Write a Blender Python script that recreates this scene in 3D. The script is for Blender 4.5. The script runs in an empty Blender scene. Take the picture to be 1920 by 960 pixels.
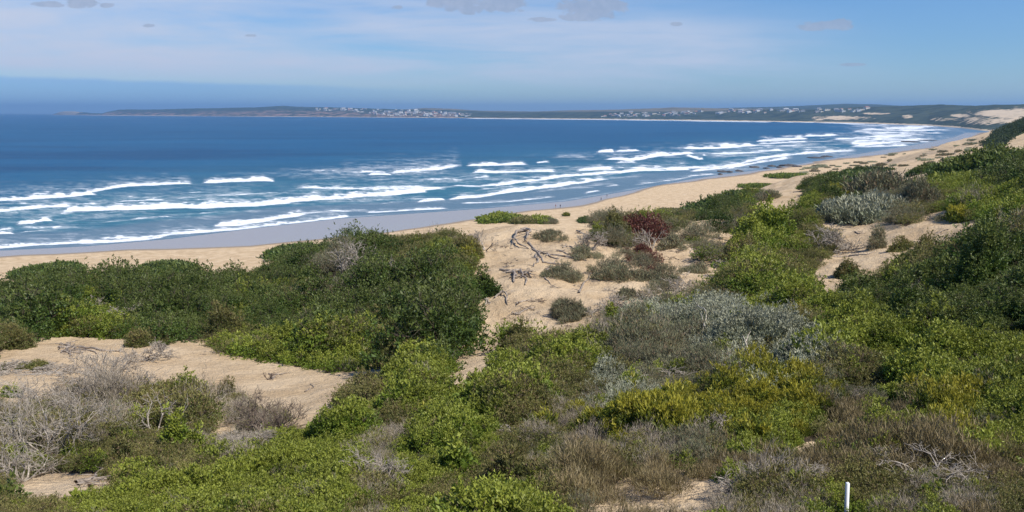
import bpy, math, random
import numpy as np
R = math.radians
C = bpy.context.scene.collection
rng = np.random.default_rng(11)
random.seed(5)

# ------------------------------------------------------------------ camera
F = 1598.0; CZ = 45.0
PITCH = math.atan(270.0 / F)
cam_d = bpy.data.cameras.new('camera'); cam = bpy.data.objects.new('camera', cam_d); C.objects.link(cam)
cam.location = (0, 0, CZ); cam.rotation_euler = (R(90) - PITCH, 0, 0)
cam_d.sensor_width = 36.0; cam_d.lens = 36.0 * F / 1920.0
cam_d.clip_start = 0.1; cam_d.clip_end = 120000.0
bpy.context.scene.camera = cam

# ------------------------------------------------------------------ sky, sun, exposure
SUN_EL, SUN_AZ = 50.0, 124.0            # azimuth clockwise from the view direction (+Y)
sc = bpy.context.scene
sc.view_settings.view_transform = 'Standard'; sc.view_settings.look = 'None'
sc.view_settings.exposure = 0.18; sc.view_settings.gamma = 1.0
sc.view_settings.use_curve_mapping = False
w = bpy.data.worlds.new('World'); sc.world = w; w.use_nodes = True
SKY_STRENGTH = 0.10

class NT:
    """small helper for node trees"""
    def __init__(s, tree): s.t = tree; s.n = tree.nodes; s.l = tree.links
    def add(s, typ, ins=None, **kw):
        nd = s.n.new(typ)
        for k, v in kw.items(): setattr(nd, k, v)
        if ins:
            for k, v in ins.items(): s.set(nd.inputs[k], v)
        return nd
    def set(s, sock, v):
        if hasattr(v, 'default_value') and hasattr(v, 'is_linked'): s.l.new(v, sock)
        else:
            sock.default_value = v
    def math(s, op, a, b=None, c=None, clamp=False):
        nd = s.n.new('ShaderNodeMath'); nd.operation = op; nd.use_clamp = clamp
        s.set(nd.inputs[0], a)
        if b is not None: s.set(nd.inputs[1], b)
        if c is not None: s.set(nd.inputs[2], c)
        return nd.outputs[0]
    def mix(s, f, a, b):
        nd = s.n.new('ShaderNodeMix'); nd.data_type = 'RGBA'
        s.set(nd.inputs[0], f); s.set(nd.inputs[6], col4(a)); s.set(nd.inputs[7], col4(b))
        return nd.outputs[2]
    def step(s, v, lo, hi, o0=0.0, o1=1.0):
        nd = s.n.new('ShaderNodeMapRange'); nd.interpolation_type = 'SMOOTHSTEP'
        for k, q in zip(range(5), (v, lo, hi, o0, o1)): s.set(nd.inputs[k], q)
        return nd.outputs[0]
    def noise(s, vec, scale, detail=4.0, rough=0.5, dist=0.0, typ=None):
        nd = s.n.new('ShaderNodeTexNoise')
        if vec is not None: s.l.new(vec, nd.inputs['Vector'])
        nd.inputs['Scale'].default_value = scale; nd.inputs['Detail'].default_value = detail
        nd.inputs['Roughness'].default_value = rough; nd.inputs['Distortion'].default_value = dist
        return nd.outputs['Fac']
    def mapping(s, vec, scale=(1, 1, 1), rot=(0, 0, 0), loc=(0, 0, 0)):
        nd = s.n.new('ShaderNodeMapping'); s.l.new(vec, nd.inputs[0])
        nd.inputs['Location'].default_value = loc; nd.inputs['Rotation'].default_value = rot; nd.inputs['Scale'].default_value = scale
        return nd.outputs[0]
    def attr(s, name):
        nd = s.n.new('ShaderNodeAttribute'); nd.attribute_name = name
        return nd.outputs['Fac']
def col4(c):
    if isinstance(c, (tuple, list)) and len(c) == 3: return (c[0], c[1], c[2], 1.0)
    return c

def build_world():
    t = NT(w.node_tree); t.n.clear()
    geo = t.add('ShaderNodeTexCoord')
    sep = t.add('ShaderNodeSeparateXYZ', {0: geo.outputs['Generated']})
    x, y, z = sep.outputs
    yy = t.math('MAXIMUM', y, 0.05)
    u = t.math('DIVIDE', x, yy); v = t.math('DIVIDE', z, yy)      # gnomonic sky coordinates about due "ahead"
    ahead = t.step(y, 0.1, 0.3)
    zc = t.math('MAXIMUM', z, 0.004)
    vec = t.add('ShaderNodeCombineXYZ', {0: x, 1: y, 2: zc})
    sky = t.add('ShaderNodeTexSky', {0: vec.outputs[0]}, sky_type='NISHITA')
    sky.sun_disc = False; sky.sun_elevation = R(SUN_EL); sky.sun_rotation = R(SUN_AZ)
    sky.altitude = 40; sky.air_density = 1.0; sky.dust_density = 0.35; sky.ozone_density = 2.2
    skyc = t.add('ShaderNodeMix', data_type='RGBA', blend_type='MULTIPLY')
    skyc.inputs[0].default_value = 1.0
    t.l.new(sky.outputs[0], skyc.inputs[6]); 
    tint = t.mix(t.step(v, 0.0, 0.09), (0.62, 0.84, 1.16), (0.50, 0.74, 1.08))
    t.l.new(tint, skyc.inputs[7])
    base = skyc.outputs[2]
    uv = t.add('ShaderNodeCombineXYZ', {0: u, 1: v, 2: 0.0}).outputs[0]
    # thin high veil, long streaks rising slowly to the left
    n1 = t.noise(t.mapping(uv, (1.6, 9.0, 1), (0, 0, R(8))), 1.0, 5, 0.55, 0.6)
    n2 = t.noise(t.mapping(uv, (4.0, 38.0, 1), (0, 0, R(7)), (3, 1, 0)), 1.0, 5, 0.6, 0.4)
    # envelope: fades right of u=.35 and above a line falling to the right
    line = t.math('ADD', v, t.math('MULTIPLY', u, 0.09))
    env = t.math('MULTIPLY', t.step(u, 0.48, 0.18), t.step(line, 0.165, 0.085))
    env = t.math('MULTIPLY', env, t.step(t.math('ADD', v, t.math('MULTIPLY', u, 0.02)), 0.014, 0.05))
    f = t.math('ADD', t.math('MULTIPLY', n1, 0.9), t.math('MULTIPLY', n2, 0.55))
    f = t.step(f, 0.44, 0.92)
    veil = t.math('MULTIPLY', t.math('MULTIPLY', f, env), 1.05, clamp=True)
    base = t.mix(veil, base, (5.2, 5.8, 7.2))
    # a low slate-blue bank left of centre under the veil
    edge = t.math('ADD', v, t.math('MULTIPLY', t.noise(uv, 14.0, 3), 0.006))
    bank = t.math('MULTIPLY', t.step(t.math('ADD', edge, t.math('MULTIPLY', u, 0.030)), 0.029, 0.0225), t.step(u, 0.05, -0.40, 0.0, 0.42))
    base = t.mix(bank, base, (1.1, 3.3, 7.6))
    # a few small ragged grey clouds
    def blob(cu, cv, ru, rv):
        a = t.math('DIVIDE', t.math('SUBTRACT', u, cu), ru); b = t.math('DIVIDE', t.math('SUBTRACT', v, cv), rv)
        return t.math('SUBTRACT', 1.0, t.math('ADD', t.math('MULTIPLY', a, a), t.math('MULTIPLY', b, b)))
    tot = None
    for (px, py, rx, ry) in ((152, 4, 34, 9), (92, 8, 30, 5), (202, 10, 14, 4), (862, 4, 55, 14), (880, 16, 24, 9), (945, 6, 46, 15), (1112, 14, 58, 20), (1090, 30, 38, 8),
                             (1016, 37, 24, 4), (1548, 49, 50, 8), (1575, 43, 22, 8), (470, 67, 10, 2.5), (742, 14, 12, 4), (1268, 45, 10, 3), (1600, 121, 22, 3), (278, 48, 12, 3)):
        k = math.tan(PITCH + math.atan((py - 480) / F)); y_ = math.cos(PITCH) - math.sin(PITCH) * (-(py - 480) / F) * -1
        # direction: ratio u = X/Y of the ray through that part of the sky
        dy = math.cos(PITCH) - math.sin(PITCH) * ((py - 480) / F)
        cu = ((px - 960) / F) / dy
        b = t.math('MAXIMUM', blob(cu, -k, rx / F * 1.25, ry / F * 1.35), 0.0)
        tot = b if tot is None else t.math('MAXIMUM', tot, b)
    n3 = t.noise(t.mapping(uv, (1.0, 1.7, 1), (0, 0, 0)), 62.0, 6, 0.62, 0.5)
    cm = t.step(t.math('ADD', t.math('MULTIPLY', tot, 0.6), t.math('MULTIPLY', n3, 1.6)), 0.86, 1.16)
    cm = t.math('MULTIPLY', cm, t.step(tot, 0.0, 0.25))
    cc = t.mix(t.noise(uv, 90.0, 4), (2.3, 2.9, 4.2), (4.1, 4.6, 5.8))
    base = t.mix(t.math('MULTIPLY', t.math('MULTIPLY', cm, 0.68), ahead), base, cc)
    bg = t.add('ShaderNodeBackground', {0: base, 1: SKY_STRENGTH})
    out = t.add('ShaderNodeOutputWorld'); t.l.new(bg.outputs[0], out.inputs[0])
build_world()

sun_d = bpy.data.lights.new('sun', 'SUN'); sun_d.energy = 5.0; sun_d.angle = R(0.53); sun_d.color = (1.0, 0.95, 0.86)
sun = bpy.data.objects.new('sun', sun_d); C.objects.link(sun)
_a, _e = R(SUN_AZ), R(SUN_EL)
from mathutils import Vector, Matrix
sdir = Vector((math.sin(_a) * math.cos(_e), math.cos(_a) * math.cos(_e), math.sin(_e)))
sun.rotation_euler = sdir.to_track_quat('Z', 'Y').to_euler(); sun.location = (0, 0, 200)

# ------------------------------------------------------------------ projection helpers (photo pixels of 1920x960 <-> world)
SP, CP = math.sin(PITCH), math.cos(PITCH)
def kdep(py):                                     # (CZ - z) / Y along the image row
    return np.tan(PITCH + np.arctan((np.asarray(py, float) - 480.0) / F))
def world_xy(px, py, Y):
    """point at depth Y (along +Y) on the ray through px,py -> x, z"""
    k = kdep(py); z = CZ - k * Y
    depth = Y * CP + (CZ - z) * SP
    return (np.asarray(px, float) - 960.0) / F * depth, z
def project(x, y, z):
    dz = CZ - z
    depth = y * CP + dz * SP
    depth = np.where(np.abs(depth) < 1e-3, 1e-3, depth)
    return 960.0 + F * x / depth, 480.0 + F * (dz * CP - y * SP) / depth

# ------------------------------------------------------------------ noise
_perm = np.random.default_rng(3).random((256, 256))
def vnoise(x, y):
    xi = np.floor(x).astype(int); yi = np.floor(y).astype(int)
    fx = x - xi; fy = y - yi
    fx = fx * fx * (3 - 2 * fx); fy = fy * fy * (3 - 2 * fy)
    g = lambda a, b: _perm[a & 255, b & 255]
    return (g(xi, yi) * (1 - fx) + g(xi + 1, yi) * fx) * (1 - fy) + (g(xi, yi + 1) * (1 - fx) + g(xi + 1, yi + 1) * fx) * fy
def fbm(x, y, oct=4, rough=0.5):
    s = 0; a = 1; n = 0
    for i in range(oct):
        s = s + a * vnoise(x * 2 ** i + 17.3 * i, y * 2 ** i + 5.1 * i); n += a; a *= rough
    return s / n - 0.5
def sstep(v, a, b):
    t = np.clip((v - a) / (b - a), 0, 1); return t * t * (3 - 2 * t)
def inpoly(px, py, poly):
    px = np.asarray(px); ins = np.zeros(px.shape, bool); n = len(poly)
    for i in range(n):
        x0, y0 = poly[i]; x1, y1 = poly[(i + 1) % n]
        if y0 == y1: continue
        c = ((y0 > py) != (y1 > py)) & (px < (x1 - x0) * (py - y0) / (y1 - y0) + x0)
        ins ^= c
    return ins

# ------------------------------------------------------------------ shoreline and land shape
SHORE_PX = [(-700, 545), (-300, 497), (0, 469), (160, 461), (320, 447), (480, 427), (640, 409), (800, 398), (900, 391), (1060, 377), (1180, 357), (1280, 338), (1350, 327),
            (1450, 315), (1520, 303), (1600, 290), (1700, 274), (1785, 258), (1812, 248), (1790, 240), (1740, 236), (1600, 231), (1400, 227.5), (1200, 224.5), (1000, 222.5), (880, 221.5)]
def sea_pt(px, py):
    Y = CZ / kdep(py); x, _ = world_xy(px, py, Y); return float(x), float(Y)
SHORE = np.array([sea_pt(*p) for p in SHORE_PX])
def shore_dist(x, y):
    """signed distance inland (+) of the water line"""
    best = np.full(np.shape(x), 1e18); sgn = np.ones(np.shape(x))
    for i in range(len(SHORE) - 1):
        ax, ay = SHORE[i]; bx, by = SHORE[i + 1]
        dx, dy = bx - ax, by - ay; L2 = dx * dx + dy * dy
        t = np.clip(((x - ax) * dx + (y - ay) * dy) / L2, 0, 1)
        qx = x - (ax + t * dx); qy = y - (ay + t * dy)
        d2 = qx * qx + qy * qy
        side = np.sign(dx * qy - dy * qx)          # left of the line = sea for this order
        m = d2 < best
        best = np.where(m, d2, best); sgn = np.where(m, side, sgn)
    return -sgn * np.sqrt(best)

CTRL = [(-300,980,8),(200,985,9),(600,985,8.6),(960,975,8.5),(1400,968,8.2),(1900,968,7.6),(2250,968,7.2),
 (-250,860,16),(0,865,16),(300,865,15.5),(600,885,12),(960,865,12),(1400,865,11),(1700,865,10.6),(1920,865,10),(2250,860,9),
 (-250,760,24),(0,765,24),(300,765,24),(560,772,23),(800,765,18.5),(1100,765,16),(1400,765,14.6),(1700,765,14),(1920,765,12.6),(2250,760,11),
 (-250,700,31),(0,695,32),(300,695,33),(600,720,29.5),(860,685,27),(1000,690,23.5),(1300,695,19.5),(1600,700,17.5),(1920,690,15),(2250,670,13),
 (100,640,39),(400,650,38.5),(700,668,36),(900,635,37),(1050,612,37),(1300,640,25),(1600,635,21),(1920,605,18),(2250,560,16),
 (-250,610,48),(0,600,50),(300,590,51),(600,580,50),(900,565,44),(1050,540,46),(1250,540,46),(1400,570,34),(1550,550,35),(1750,560,26),(1920,545,22),(2250,470,20),
 (-250,576,62),(0,558,63),(200,560,65),(450,550,66),(600,489,68),(750,479,68),(850,470,64),(900,440,68),(1050,425,70),(1200,462,62),(1300,440,66),(1450,480,58),(1600,460,58),(1800,440,50),(1920,480,34),(2250,400,28),
 (-250,620,80),(0,612,82),(300,604,85),(600,506,88),(750,488,88),(960,425,78),(1100,440,85),(1200,430,88),(1340,402,92),(1450,358,108),(1560,360,116),(1640,352,126),(1750,366,98),(1860,346,80),(1920,340,76),(2250,250,60),
 (1480,322,300),(1600,318,300),(1700,322,190),(1800,302,230),(1920,285,240),(1550,312,430),(1650,292,520),(1750,270,720),(1850,252,820),(1860,262,600),(1920,262,400),(1920,224,600),(2100,190,500),(2400,160,400),
 (1850,245,1100),(1920,225,1000),(1960,210,1400),(2300,190,1200)]
cx, cyl, cz = [], [], []
for px, py, Y in CTRL:
    x, z = world_xy(px, py, Y); cx.append(x / Y * 1.6); cyl.append(math.log(Y)); cz.append(float(z))
for px_, k_ in ((-300, -6.3), (0, -6.3), (250, -6.3), (450, -4.5), (640, -1), (850, 0), (1050, 0), (1180, 0), (1290, 3)):       # the seaward face drops away behind the first crest
    for y_, z_ in ((112, 27), (150, 17), (200, 10), (260, 8), (360, 8), (520, 8)):
        x_, _z = world_xy(px_, 400, y_); cx.append(float(x_) / y_ * 1.6); cyl.append(math.log(y_)); cz.append(z_ + k_ * (y_ < 160))
for u_ in (-1.2, -.6, 0, .6, 1.2):
    for y_, z_ in ((3.0, 42.6), (5.0, 41.9)): cx.append(u_ * 1.6); cyl.append(math.log(y_)); cz.append(z_)
cx, cyl, cz = map(np.array, (cx, cyl, cz))
def _phi(r2): return np.where(r2 > 1e-12, 0.5 * r2 * np.log(np.maximum(r2, 1e-12)), 0.0)
_n = len(cx)
A = np.zeros((_n + 3, _n + 3))
A[:_n, :_n] = _phi((cx[:, None] - cx) ** 2 + (cyl[:, None] - cyl) ** 2) + np.eye(_n) * 0.002
A[:_n, _n] = 1; A[:_n, _n + 1] = cx; A[:_n, _n + 2] = cyl
A[_n:, :_n] = A[:_n, _n:].T
W_ = np.linalg.solve(A, np.concatenate([cz, np.zeros(3)]))
def near_h(x, y):
    y = np.maximum(y, 2.0)
    u = np.clip(x / y, -1.4, 1.4) * 1.6; v = np.log(y)
    out = W_[_n] + W_[_n + 1] * u + W_[_n + 2] * v
    for i in range(_n): out = out + W_[i] * _phi((u - cx[i]) ** 2 + (v - cyl[i]) ** 2)
    return out
def beach_h(s, y):
    h = np.where(s < 0, 0.02 * s - 0.02, np.where(s < 30, 0.012 * s, 0.36 + 0.03 * (s - 30)))
    foot = 78.0 + 34.0 * sstep(-y, -650, -420)
    return np.where(s > foot, 1.8 + 0.52 * (s - foot), h)
def land_h(x, y):
    s = shore_dist(x, y)
    b = beach_h(s + fbm(x / 60, y / 60, 3) * 14 * sstep(s, 60, 90), y)
    n = near_h(x, y)
    sm = 1.2
    h = -sm * np.log(np.exp(np.clip((n - b), -60, 60) / sm) + 1) + n      # soft minimum
    h = np.where(n - b > 59, b, h)
    relief = 0.16 * fbm(x / 2.2, y / 2.2, 4) + 0.13 * fbm(x / 0.7, y / 0.7, 3)
    big = fbm(x / 14 + 3, y / 14, 4) * 2.2 * sstep(y, 120, 260) * sstep(s, 70, 120)
    hum = (0.75 * fbm(x / 4.5 + 11, y / 4.5, 3) + 0.30 * fbm(x / 1.3, y / 1.3 + 8, 3)) * sstep(y, 33, 42) * sstep(-y, -80, -66)
    return h + hum + relief * sstep(s, 40, 100) + big, s

# stored polar-like grid: columns of tan(x/y), rows of log y
NU, NV = 860, 900
U = np.tan(np.linspace(math.atan(-1.0), math.atan(1.05), NU)); V = np.exp(np.linspace(math.log(2.2), math.log(1900), NV))
GX = U[None, :] * V[:, None]; GY = np.repeat(V[:, None], NU, 1)
GH, GS = land_h(GX, GY)
aU0, aU1 = math.atan(-1.0), math.atan(1.05)
def ground(x, y):
    fu = (np.arctan(np.asarray(x) / y) - aU0) / (aU1 - aU0) * (NU - 1); fv = (np.log(y) - math.log(2.2)) / (math.log(1900) - math.log(2.2)) * (NV - 1)
    fu = np.clip(fu, 0, NU - 1.001); fv = np.clip(fv, 0, NV - 1.001)
    i = fv.astype(int); j = fu.astype(int); a = fv - i; b = fu - j
    return (GH[i, j] * (1 - b) + GH[i, j + 1] * b) * (1 - a) + (GH[i + 1, j] * (1 - b) + GH[i + 1, j + 1] * b) * a
def hit(px, py, up=0.0, ymax=1800.0):
    """where the ray through a photo pixel meets the ground raised by up -> x, y, ground z"""
    px = np.atleast_1d(np.asarray(px, float)); py = np.atleast_1d(np.asarray(py, float))
    Ys = np.exp(np.linspace(math.log(4.0), math.log(ymax), 500))
    res = np.zeros((len(px), 3))
    for q in range(len(px)):
        x, z = world_xy(px[q], py[q], Ys)
        g = ground(x, Ys) + up
        b = np.nonzero(z <= g)[0]
        i = b[0] if len(b) else len(Ys) - 1
        if i > 0:
            d0 = z[i - 1] - g[i - 1]; d1 = z[i] - g[i]; t = d0 / (d0 - d1) if d0 != d1 else 0
            yy = Ys[i - 1] + (Ys[i] - Ys[i - 1]) * min(max(t, 0), 1)
        else: yy = Ys[0]
        xx, _ = world_xy(px[q], py[q], yy)
        res[q] = (xx, yy, ground(np.array([xx]), np.array([yy]))[0])
    return res

# ------------------------------------------------------------------ mesh helpers
def mesh_np(name, verts, faces, mats=(), attrs=None, smooth=False, matidx=None):
    """faces: (n,3) or (n,4) int array"""
    me = bpy.data.meshes.new(name); k = faces.shape[1]
    me.vertices.add(len(verts)); me.vertices.foreach_set('co', np.ascontiguousarray(verts, np.float32).ravel())
    me.loops.add(faces.size); me.loops.foreach_set('vertex_index', np.ascontiguousarray(faces, np.int32).ravel())
    me.polygons.add(len(faces)); me.polygons.foreach_set('loop_start', np.arange(0, faces.size, k, dtype=np.int32))
    if smooth: me.polygons.foreach_set('use_smooth', np.ones(len(faces), bool))
    for m in mats: me.materials.append(m)
    if matidx is not None: me.polygons.foreach_set('material_index', np.ascontiguousarray(matidx, np.int32))
    me.update(calc_edges=True)
    for k_, v in (attrs or {}).items():
        a = me.attributes.new(k_, 'FLOAT', 'POINT'); a.data.foreach_set('value', np.ascontiguousarray(v, np.float32).ravel())
    return me
def obj(name, me, parent=None, loc=(0, 0, 0)):
    o = bpy.data.objects.new(name, me); C.objects.link(o); o.location = loc
    if parent is not None: o.parent = parent
    return o
def tag(o, label, cat, group=None):
    o['label'] = label; o['category'] = cat
    if group: o['group'] = group
    return o
def empty(name, loc):
    o = bpy.data.objects.new(name, None); C.objects.link(o); o.location = loc; o.empty_display_size = 0.3; return o
def gridfaces(nr, nc):
    i = np.arange(nr - 1)[:, None] * nc + np.arange(nc - 1)[None, :]
    return np.stack([i, i + 1, i + nc + 1, i + nc], -1).reshape(-1, 4)

def mat(name):
    m = bpy.data.materials.new(name); m.use_nodes = True; t = NT(m.node_tree); t.n.clear()
    out = t.add('ShaderNodeOutputMaterial'); return m, t, out

# ------------------------------------------------------------------ materials of the setting
def m_sand():
    m, t, out = mat('dune_sand')
    geo = t.add('ShaderNodeNewGeometry'); P = geo.outputs['Position']
    wet = t.attr('wet'); veg = t.attr('litter'); far = t.attr('slope_green')
    n0 = t.noise(P, 0.35, 5, 0.6); n1 = t.noise(P, 3.5, 6, 0.65); n2 = t.noise(P, 40.0, 3, 0.6)
    c = t.mix(t.step(n0, 0.3, 0.7), (0.50, 0.36, 0.215), (0.67, 0.51, 0.33))
    c = t.mix(t.step(n1, 0.52, 0.75, 0, 0.45), c, (0.41, 0.29, 0.18))
    # bits of dead twig and leaf strewn on the dry sand
    st = t.noise(t.mapping(P, (5.5, 24.0, 8.0), (0, 0, 0.5)), 1.0, 3, 0.6, 1.3)
    st2 = t.noise(P, 0.6, 3, 0.5)
    spk = t.math('MULTIPLY', t.step(st, 0.69, 0.73), t.step(st2, 0.42, 0.58))
    spk = t.math('MULTIPLY', spk, t.attr('near'))
    c = t.mix(t.math('MULTIPLY', spk, 0.75), c, (0.14, 0.10, 0.075))
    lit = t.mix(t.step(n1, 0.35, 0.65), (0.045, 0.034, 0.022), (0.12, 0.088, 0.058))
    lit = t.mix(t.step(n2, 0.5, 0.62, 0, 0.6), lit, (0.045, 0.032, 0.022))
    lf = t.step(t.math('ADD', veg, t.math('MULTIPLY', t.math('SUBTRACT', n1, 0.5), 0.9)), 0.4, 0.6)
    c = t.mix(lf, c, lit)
    gr = t.mix(t.step(t.noise(P, 0.5, 5, 0.7), 0.35, 0.65), (0.03, 0.05, 0.02), (0.085, 0.105, 0.045))
    gf = t.step(t.math('ADD', far, t.math('MULTIPLY', t.math('SUBTRACT', t.noise(P, 0.12, 6, 0.7), 0.5), 0.9)), 0.42, 0.58)
    c = t.mix(gf, c, gr)
    wn = t.math('ADD', wet, t.math('MULTIPLY', t.math('SUBTRACT', t.noise(P, 0.03, 4, 0.5), 0.5), 0.25))
    damp = t.step(wn, 0.12, 0.45)
    c = t.mix(damp, c, (0.26, 0.205, 0.155))
    shine = t.step(wn, 0.46, 0.60)
    c = t.mix(shine, c, (0.34, 0.295, 0.25))  # wettest sand: reflected sky partly painted in as a paler base colour
    rough = t.step(shine, 0.0, 1.0, 0.9, 0.24)
    b = t.add('ShaderNodeBump', {'Strength': 0.55, 'Distance': 0.06, 'Height': t.math('ADD', t.math('MULTIPLY', n1, 1.0), t.math('ADD', t.math('MULTIPLY', t.noise(P, 12.0, 4, 0.6), 0.40), t.math('MULTIPLY', t.noise(t.mapping(P, (2.2, 9.0, 3.0), (0, 0, 0.6)), 1.0, 3, 0.5, 0.8), 0.45)))})
    b.inputs['Distance'].default_value = 0.30
    t.l.new(t.step(wn, 0.3, 0.5, 0.7, 0.0), b.inputs['Strength'])
    p = t.add('ShaderNodeBsdfPrincipled', {'Base Color': c, 'Roughness': rough, 'Normal': b.outputs[0]})
    t.l.new(t.step(shine, 0.0, 1.0, 0.1, 0.6), p.inputs['Specular IOR Level'])
    t.l.new(p.outputs[0], out.inputs[0]); return m
def m_sea():
    m, t, out = mat('sea_water')
    geo = t.add('ShaderNodeNewGeometry'); P = geo.outputs['Position']
    foam = t.attr('foam'); sh = t.attr('shoal'); film = t.attr('film'); gl = t.attr('dist')
    # streaky noise, long along the wave crests
    Pm = t.mapping(P, (0.035, 0.15, 0.1), (0, 0, R(-12)))
    n1 = t.noise(Pm, 1.0, 7, 0.68, 0.8)
    Pf = t.mapping(P, (0.006, 0.045, 0.1), (0, 0, R(-8)))
    n2 = t.noise(Pf, 1.0, 6, 0.65, 0.5)
    n4 = t.noise(t.mapping(P, (0.0012, 0.006, 0.1), (0, 0, R(-6))), 1.0, 6, 0.65, 0.5)
    n1b = t.noise(t.mapping(P, (0.16, 0.42, 0.3), (0, 0, R(-14))), 1.0, 6, 0.66, 1.2)
    nn = t.mix(gl, t.mix(0.5, n1, n1b), n2)
    n5 = t.noise(t.mapping(P, (0.004, 0.03, 0.1), (0, 0, R(-7)), (7, 3, 0)), 1.0, 6, 0.7, 0.6)
    deep = t.mix(t.step(t.math('ADD', t.math('MULTIPLY', n4, 0.5), t.math('MULTIPLY', n5, 0.5)), 0.40, 0.60), (0.000, 0.040, 0.110), (0.003, 0.082, 0.185))  # swell shading painted in as darker and lighter streaks of the deep water
    teal = t.mix(t.step(n1, 0.35, 0.65), (0.018, 0.105, 0.170), (0.045, 0.165, 0.215))
    c = t.mix(sh, deep, teal)
    c = t.mix(t.step(t.math('ADD', film, t.math('MULTIPLY', t.math('SUBTRACT', n1, 0.5), 0.5)), 0.3, 0.7, 0, 0.85), c, (0.115, 0.175, 0.22))
    fm = t.math('ADD', foam, t.math('MULTIPLY', t.math('SUBTRACT', nn, 0.5), 2.1))
    fm2 = t.step(fm, 0.50, 0.74)
    veil = t.math('MULTIPLY', t.step(foam, 0.04, 0.55), t.step(nn, 0.40, 0.60, 0.05, 0.55))
    fa = t.math('MAXIMUM', fm2, veil)
    fcol = t.mix(t.step(nn, 0.3, 0.6), (0.62, 0.66, 0.70), (0.84, 0.86, 0.88))
    c = t.mix(fa, c, fcol)
    bh = t.math('ADD', t.math('MULTIPLY', t.noise(t.mapping(P, (0.12, 0.4, 0.3), (0, 0, R(-10))), 1.0, 6, 0.62), 1.0), t.math('MULTIPLY', nn, 1.0))
    b = t.add('ShaderNodeBump', {'Strength': 0.6, 'Distance': 1.6, 'Height': bh})
    p = t.add('ShaderNodeBsdfPrincipled', {'Base Color': c, 'Normal': b.outputs[0], 'IOR': 1.33})
    t.l.new(t.step(fa, 0.0, 1.0, 0.32, 0.9), p.inputs['Roughness'])
    t.l.new(t.math('MULTIPLY', t.step(fa, 0.0, 0.8, 1.0, 0.1), t.step(film, 0.0, 1.0, 0.14, 0.6)), p.inputs['Specular IOR Level'])
    t.l.new(p.outputs[0], out.inputs[0]); return m
def m_hills():
    m, t, out = mat('hill_scrub')
    geo = t.add('ShaderNodeNewGeometry'); P = geo.outputs['Position']
    sandy = t.attr('sandy'); dry = t.attr('dry'); rock = t.attr('rock')
    n1 = t.noise(P, 0.012, 7, 0.7); n2 = t.noise(P, 0.004, 5, 0.6)
    c = t.mix(t.step(n1, 0.35, 0.65), (0.022, 0.036, 0.027), (0.068, 0.084, 0.052))
    c = t.mix(t.math('MULTIPLY', dry, t.step(n2, 0.3, 0.6, 0.4, 1.0)), c, (0.20, 0.16, 0.10))
    c = t.mix(t.math('MULTIPLY', rock, t.step(n1, 0.45, 0.6)), c, (0.30, 0.19, 0.15))
    sf = t.step(t.math('ADD', sandy, t.math('MULTIPLY', t.math('SUBTRACT', t.noise(P, 0.03, 6, 0.7), 0.5), 3.0)), 0.5, 0.72)
    c = t.mix(sf, c, (0.58, 0.46, 0.32))
    p = t.add('ShaderNodeBsdfPrincipled', {'Base Color': c, 'Roughness': 0.95})
    p.inputs['Specular IOR Level'].default_value = 0.1
    t.l.new(p.outputs[0], out.inputs[0]); return m
M_SAND, M_SEA, M_HILL = m_sand(), m_sea(), m_hills()

def m_leaf(name, c0, c1, tip=None, tipf=0.3, trans=0.3, rough=0.55, dead=0.0):
    """leaf: colour varies per leaf (attribute v) and per clump"""
    m, t, out = mat(name)
    v = t.attr('v'); h = t.attr('h')
    oi = t.add('ShaderNodeObjectInfo')
    geo = t.add('ShaderNodeNewGeometry')
    n = t.noise(geo.outputs['Position'], 0.8, 4, 0.6)
    c = t.mix(t.math('ADD', t.math('MULTIPLY', v, 0.55), t.math('MULTIPLY', t.step(n, 0.3, 0.7), 0.45)), c0, c1)
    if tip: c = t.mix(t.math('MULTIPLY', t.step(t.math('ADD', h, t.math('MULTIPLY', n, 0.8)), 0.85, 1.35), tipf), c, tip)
    if dead: c = t.mix(t.math('MULTIPLY', t.math('GREATER_THAN', v, 1.0 - dead), 0.9), c, (0.25, 0.17, 0.10))
    k = t.math('ADD', 0.78, t.math('MULTIPLY', oi.outputs['Random'], 0.44))
    hsv = t.add('ShaderNodeHueSaturation', {'Value': k, 'Color': c})
    p = t.add('ShaderNodeBsdfPrincipled', {'Base Color': hsv.outputs[0], 'Roughness': rough})
    p.inputs['Specular IOR Level'].default_value = 0.35
    tr = t.add('ShaderNodeBsdfTranslucent', {'Color': hsv.outputs[0]})
    mx = t.add('ShaderNodeMixShader', {0: trans}); t.l.new(p.outputs[0], mx.inputs[1]); t.l.new(tr.outputs[0], mx.inputs[2])
    t.l.new(mx.outputs[0], out.inputs[0]); return m
def m_wood(name, c0, c1, sc_=14.0):
    m, t, out = mat(name)
    tc = t.add('ShaderNodeNewGeometry'); n = t.noise(t.mapping(tc.outputs['Position'], (1, 1, 0.5)), sc_, 5, 0.65)
    c = t.mix(t.step(n, 0.35, 0.65), c0, c1)
    b = t.add('ShaderNodeBump', {'Strength': 0.6, 'Distance': 0.01, 'Height': n})
    p = t.add('ShaderNodeBsdfPrincipled', {'Base Color': c, 'Roughness': 0.85, 'Normal': b.outputs[0]})
    t.l.new(p.outputs[0], out.inputs[0]); return m
def m_plain(name, c, rough=0.7):
    m, t, out = mat(name)
    n = t.noise(t.add('ShaderNodeNewGeometry').outputs['Position'], 3.0, 4, 0.6)
    cc = t.mix(t.step(n, 0.3, 0.7), tuple(q * 0.85 for q in c), tuple(min(1, q * 1.1) for q in c))
    p = t.add('ShaderNodeBsdfPrincipled', {'Base Color': cc, 'Roughness': rough}); t.l.new(p.outputs[0], out.inputs[0]); return m
M_GREYWOOD = m_wood('bleached_twig', (0.21, 0.175, 0.138), (0.46, 0.40, 0.33))
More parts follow.
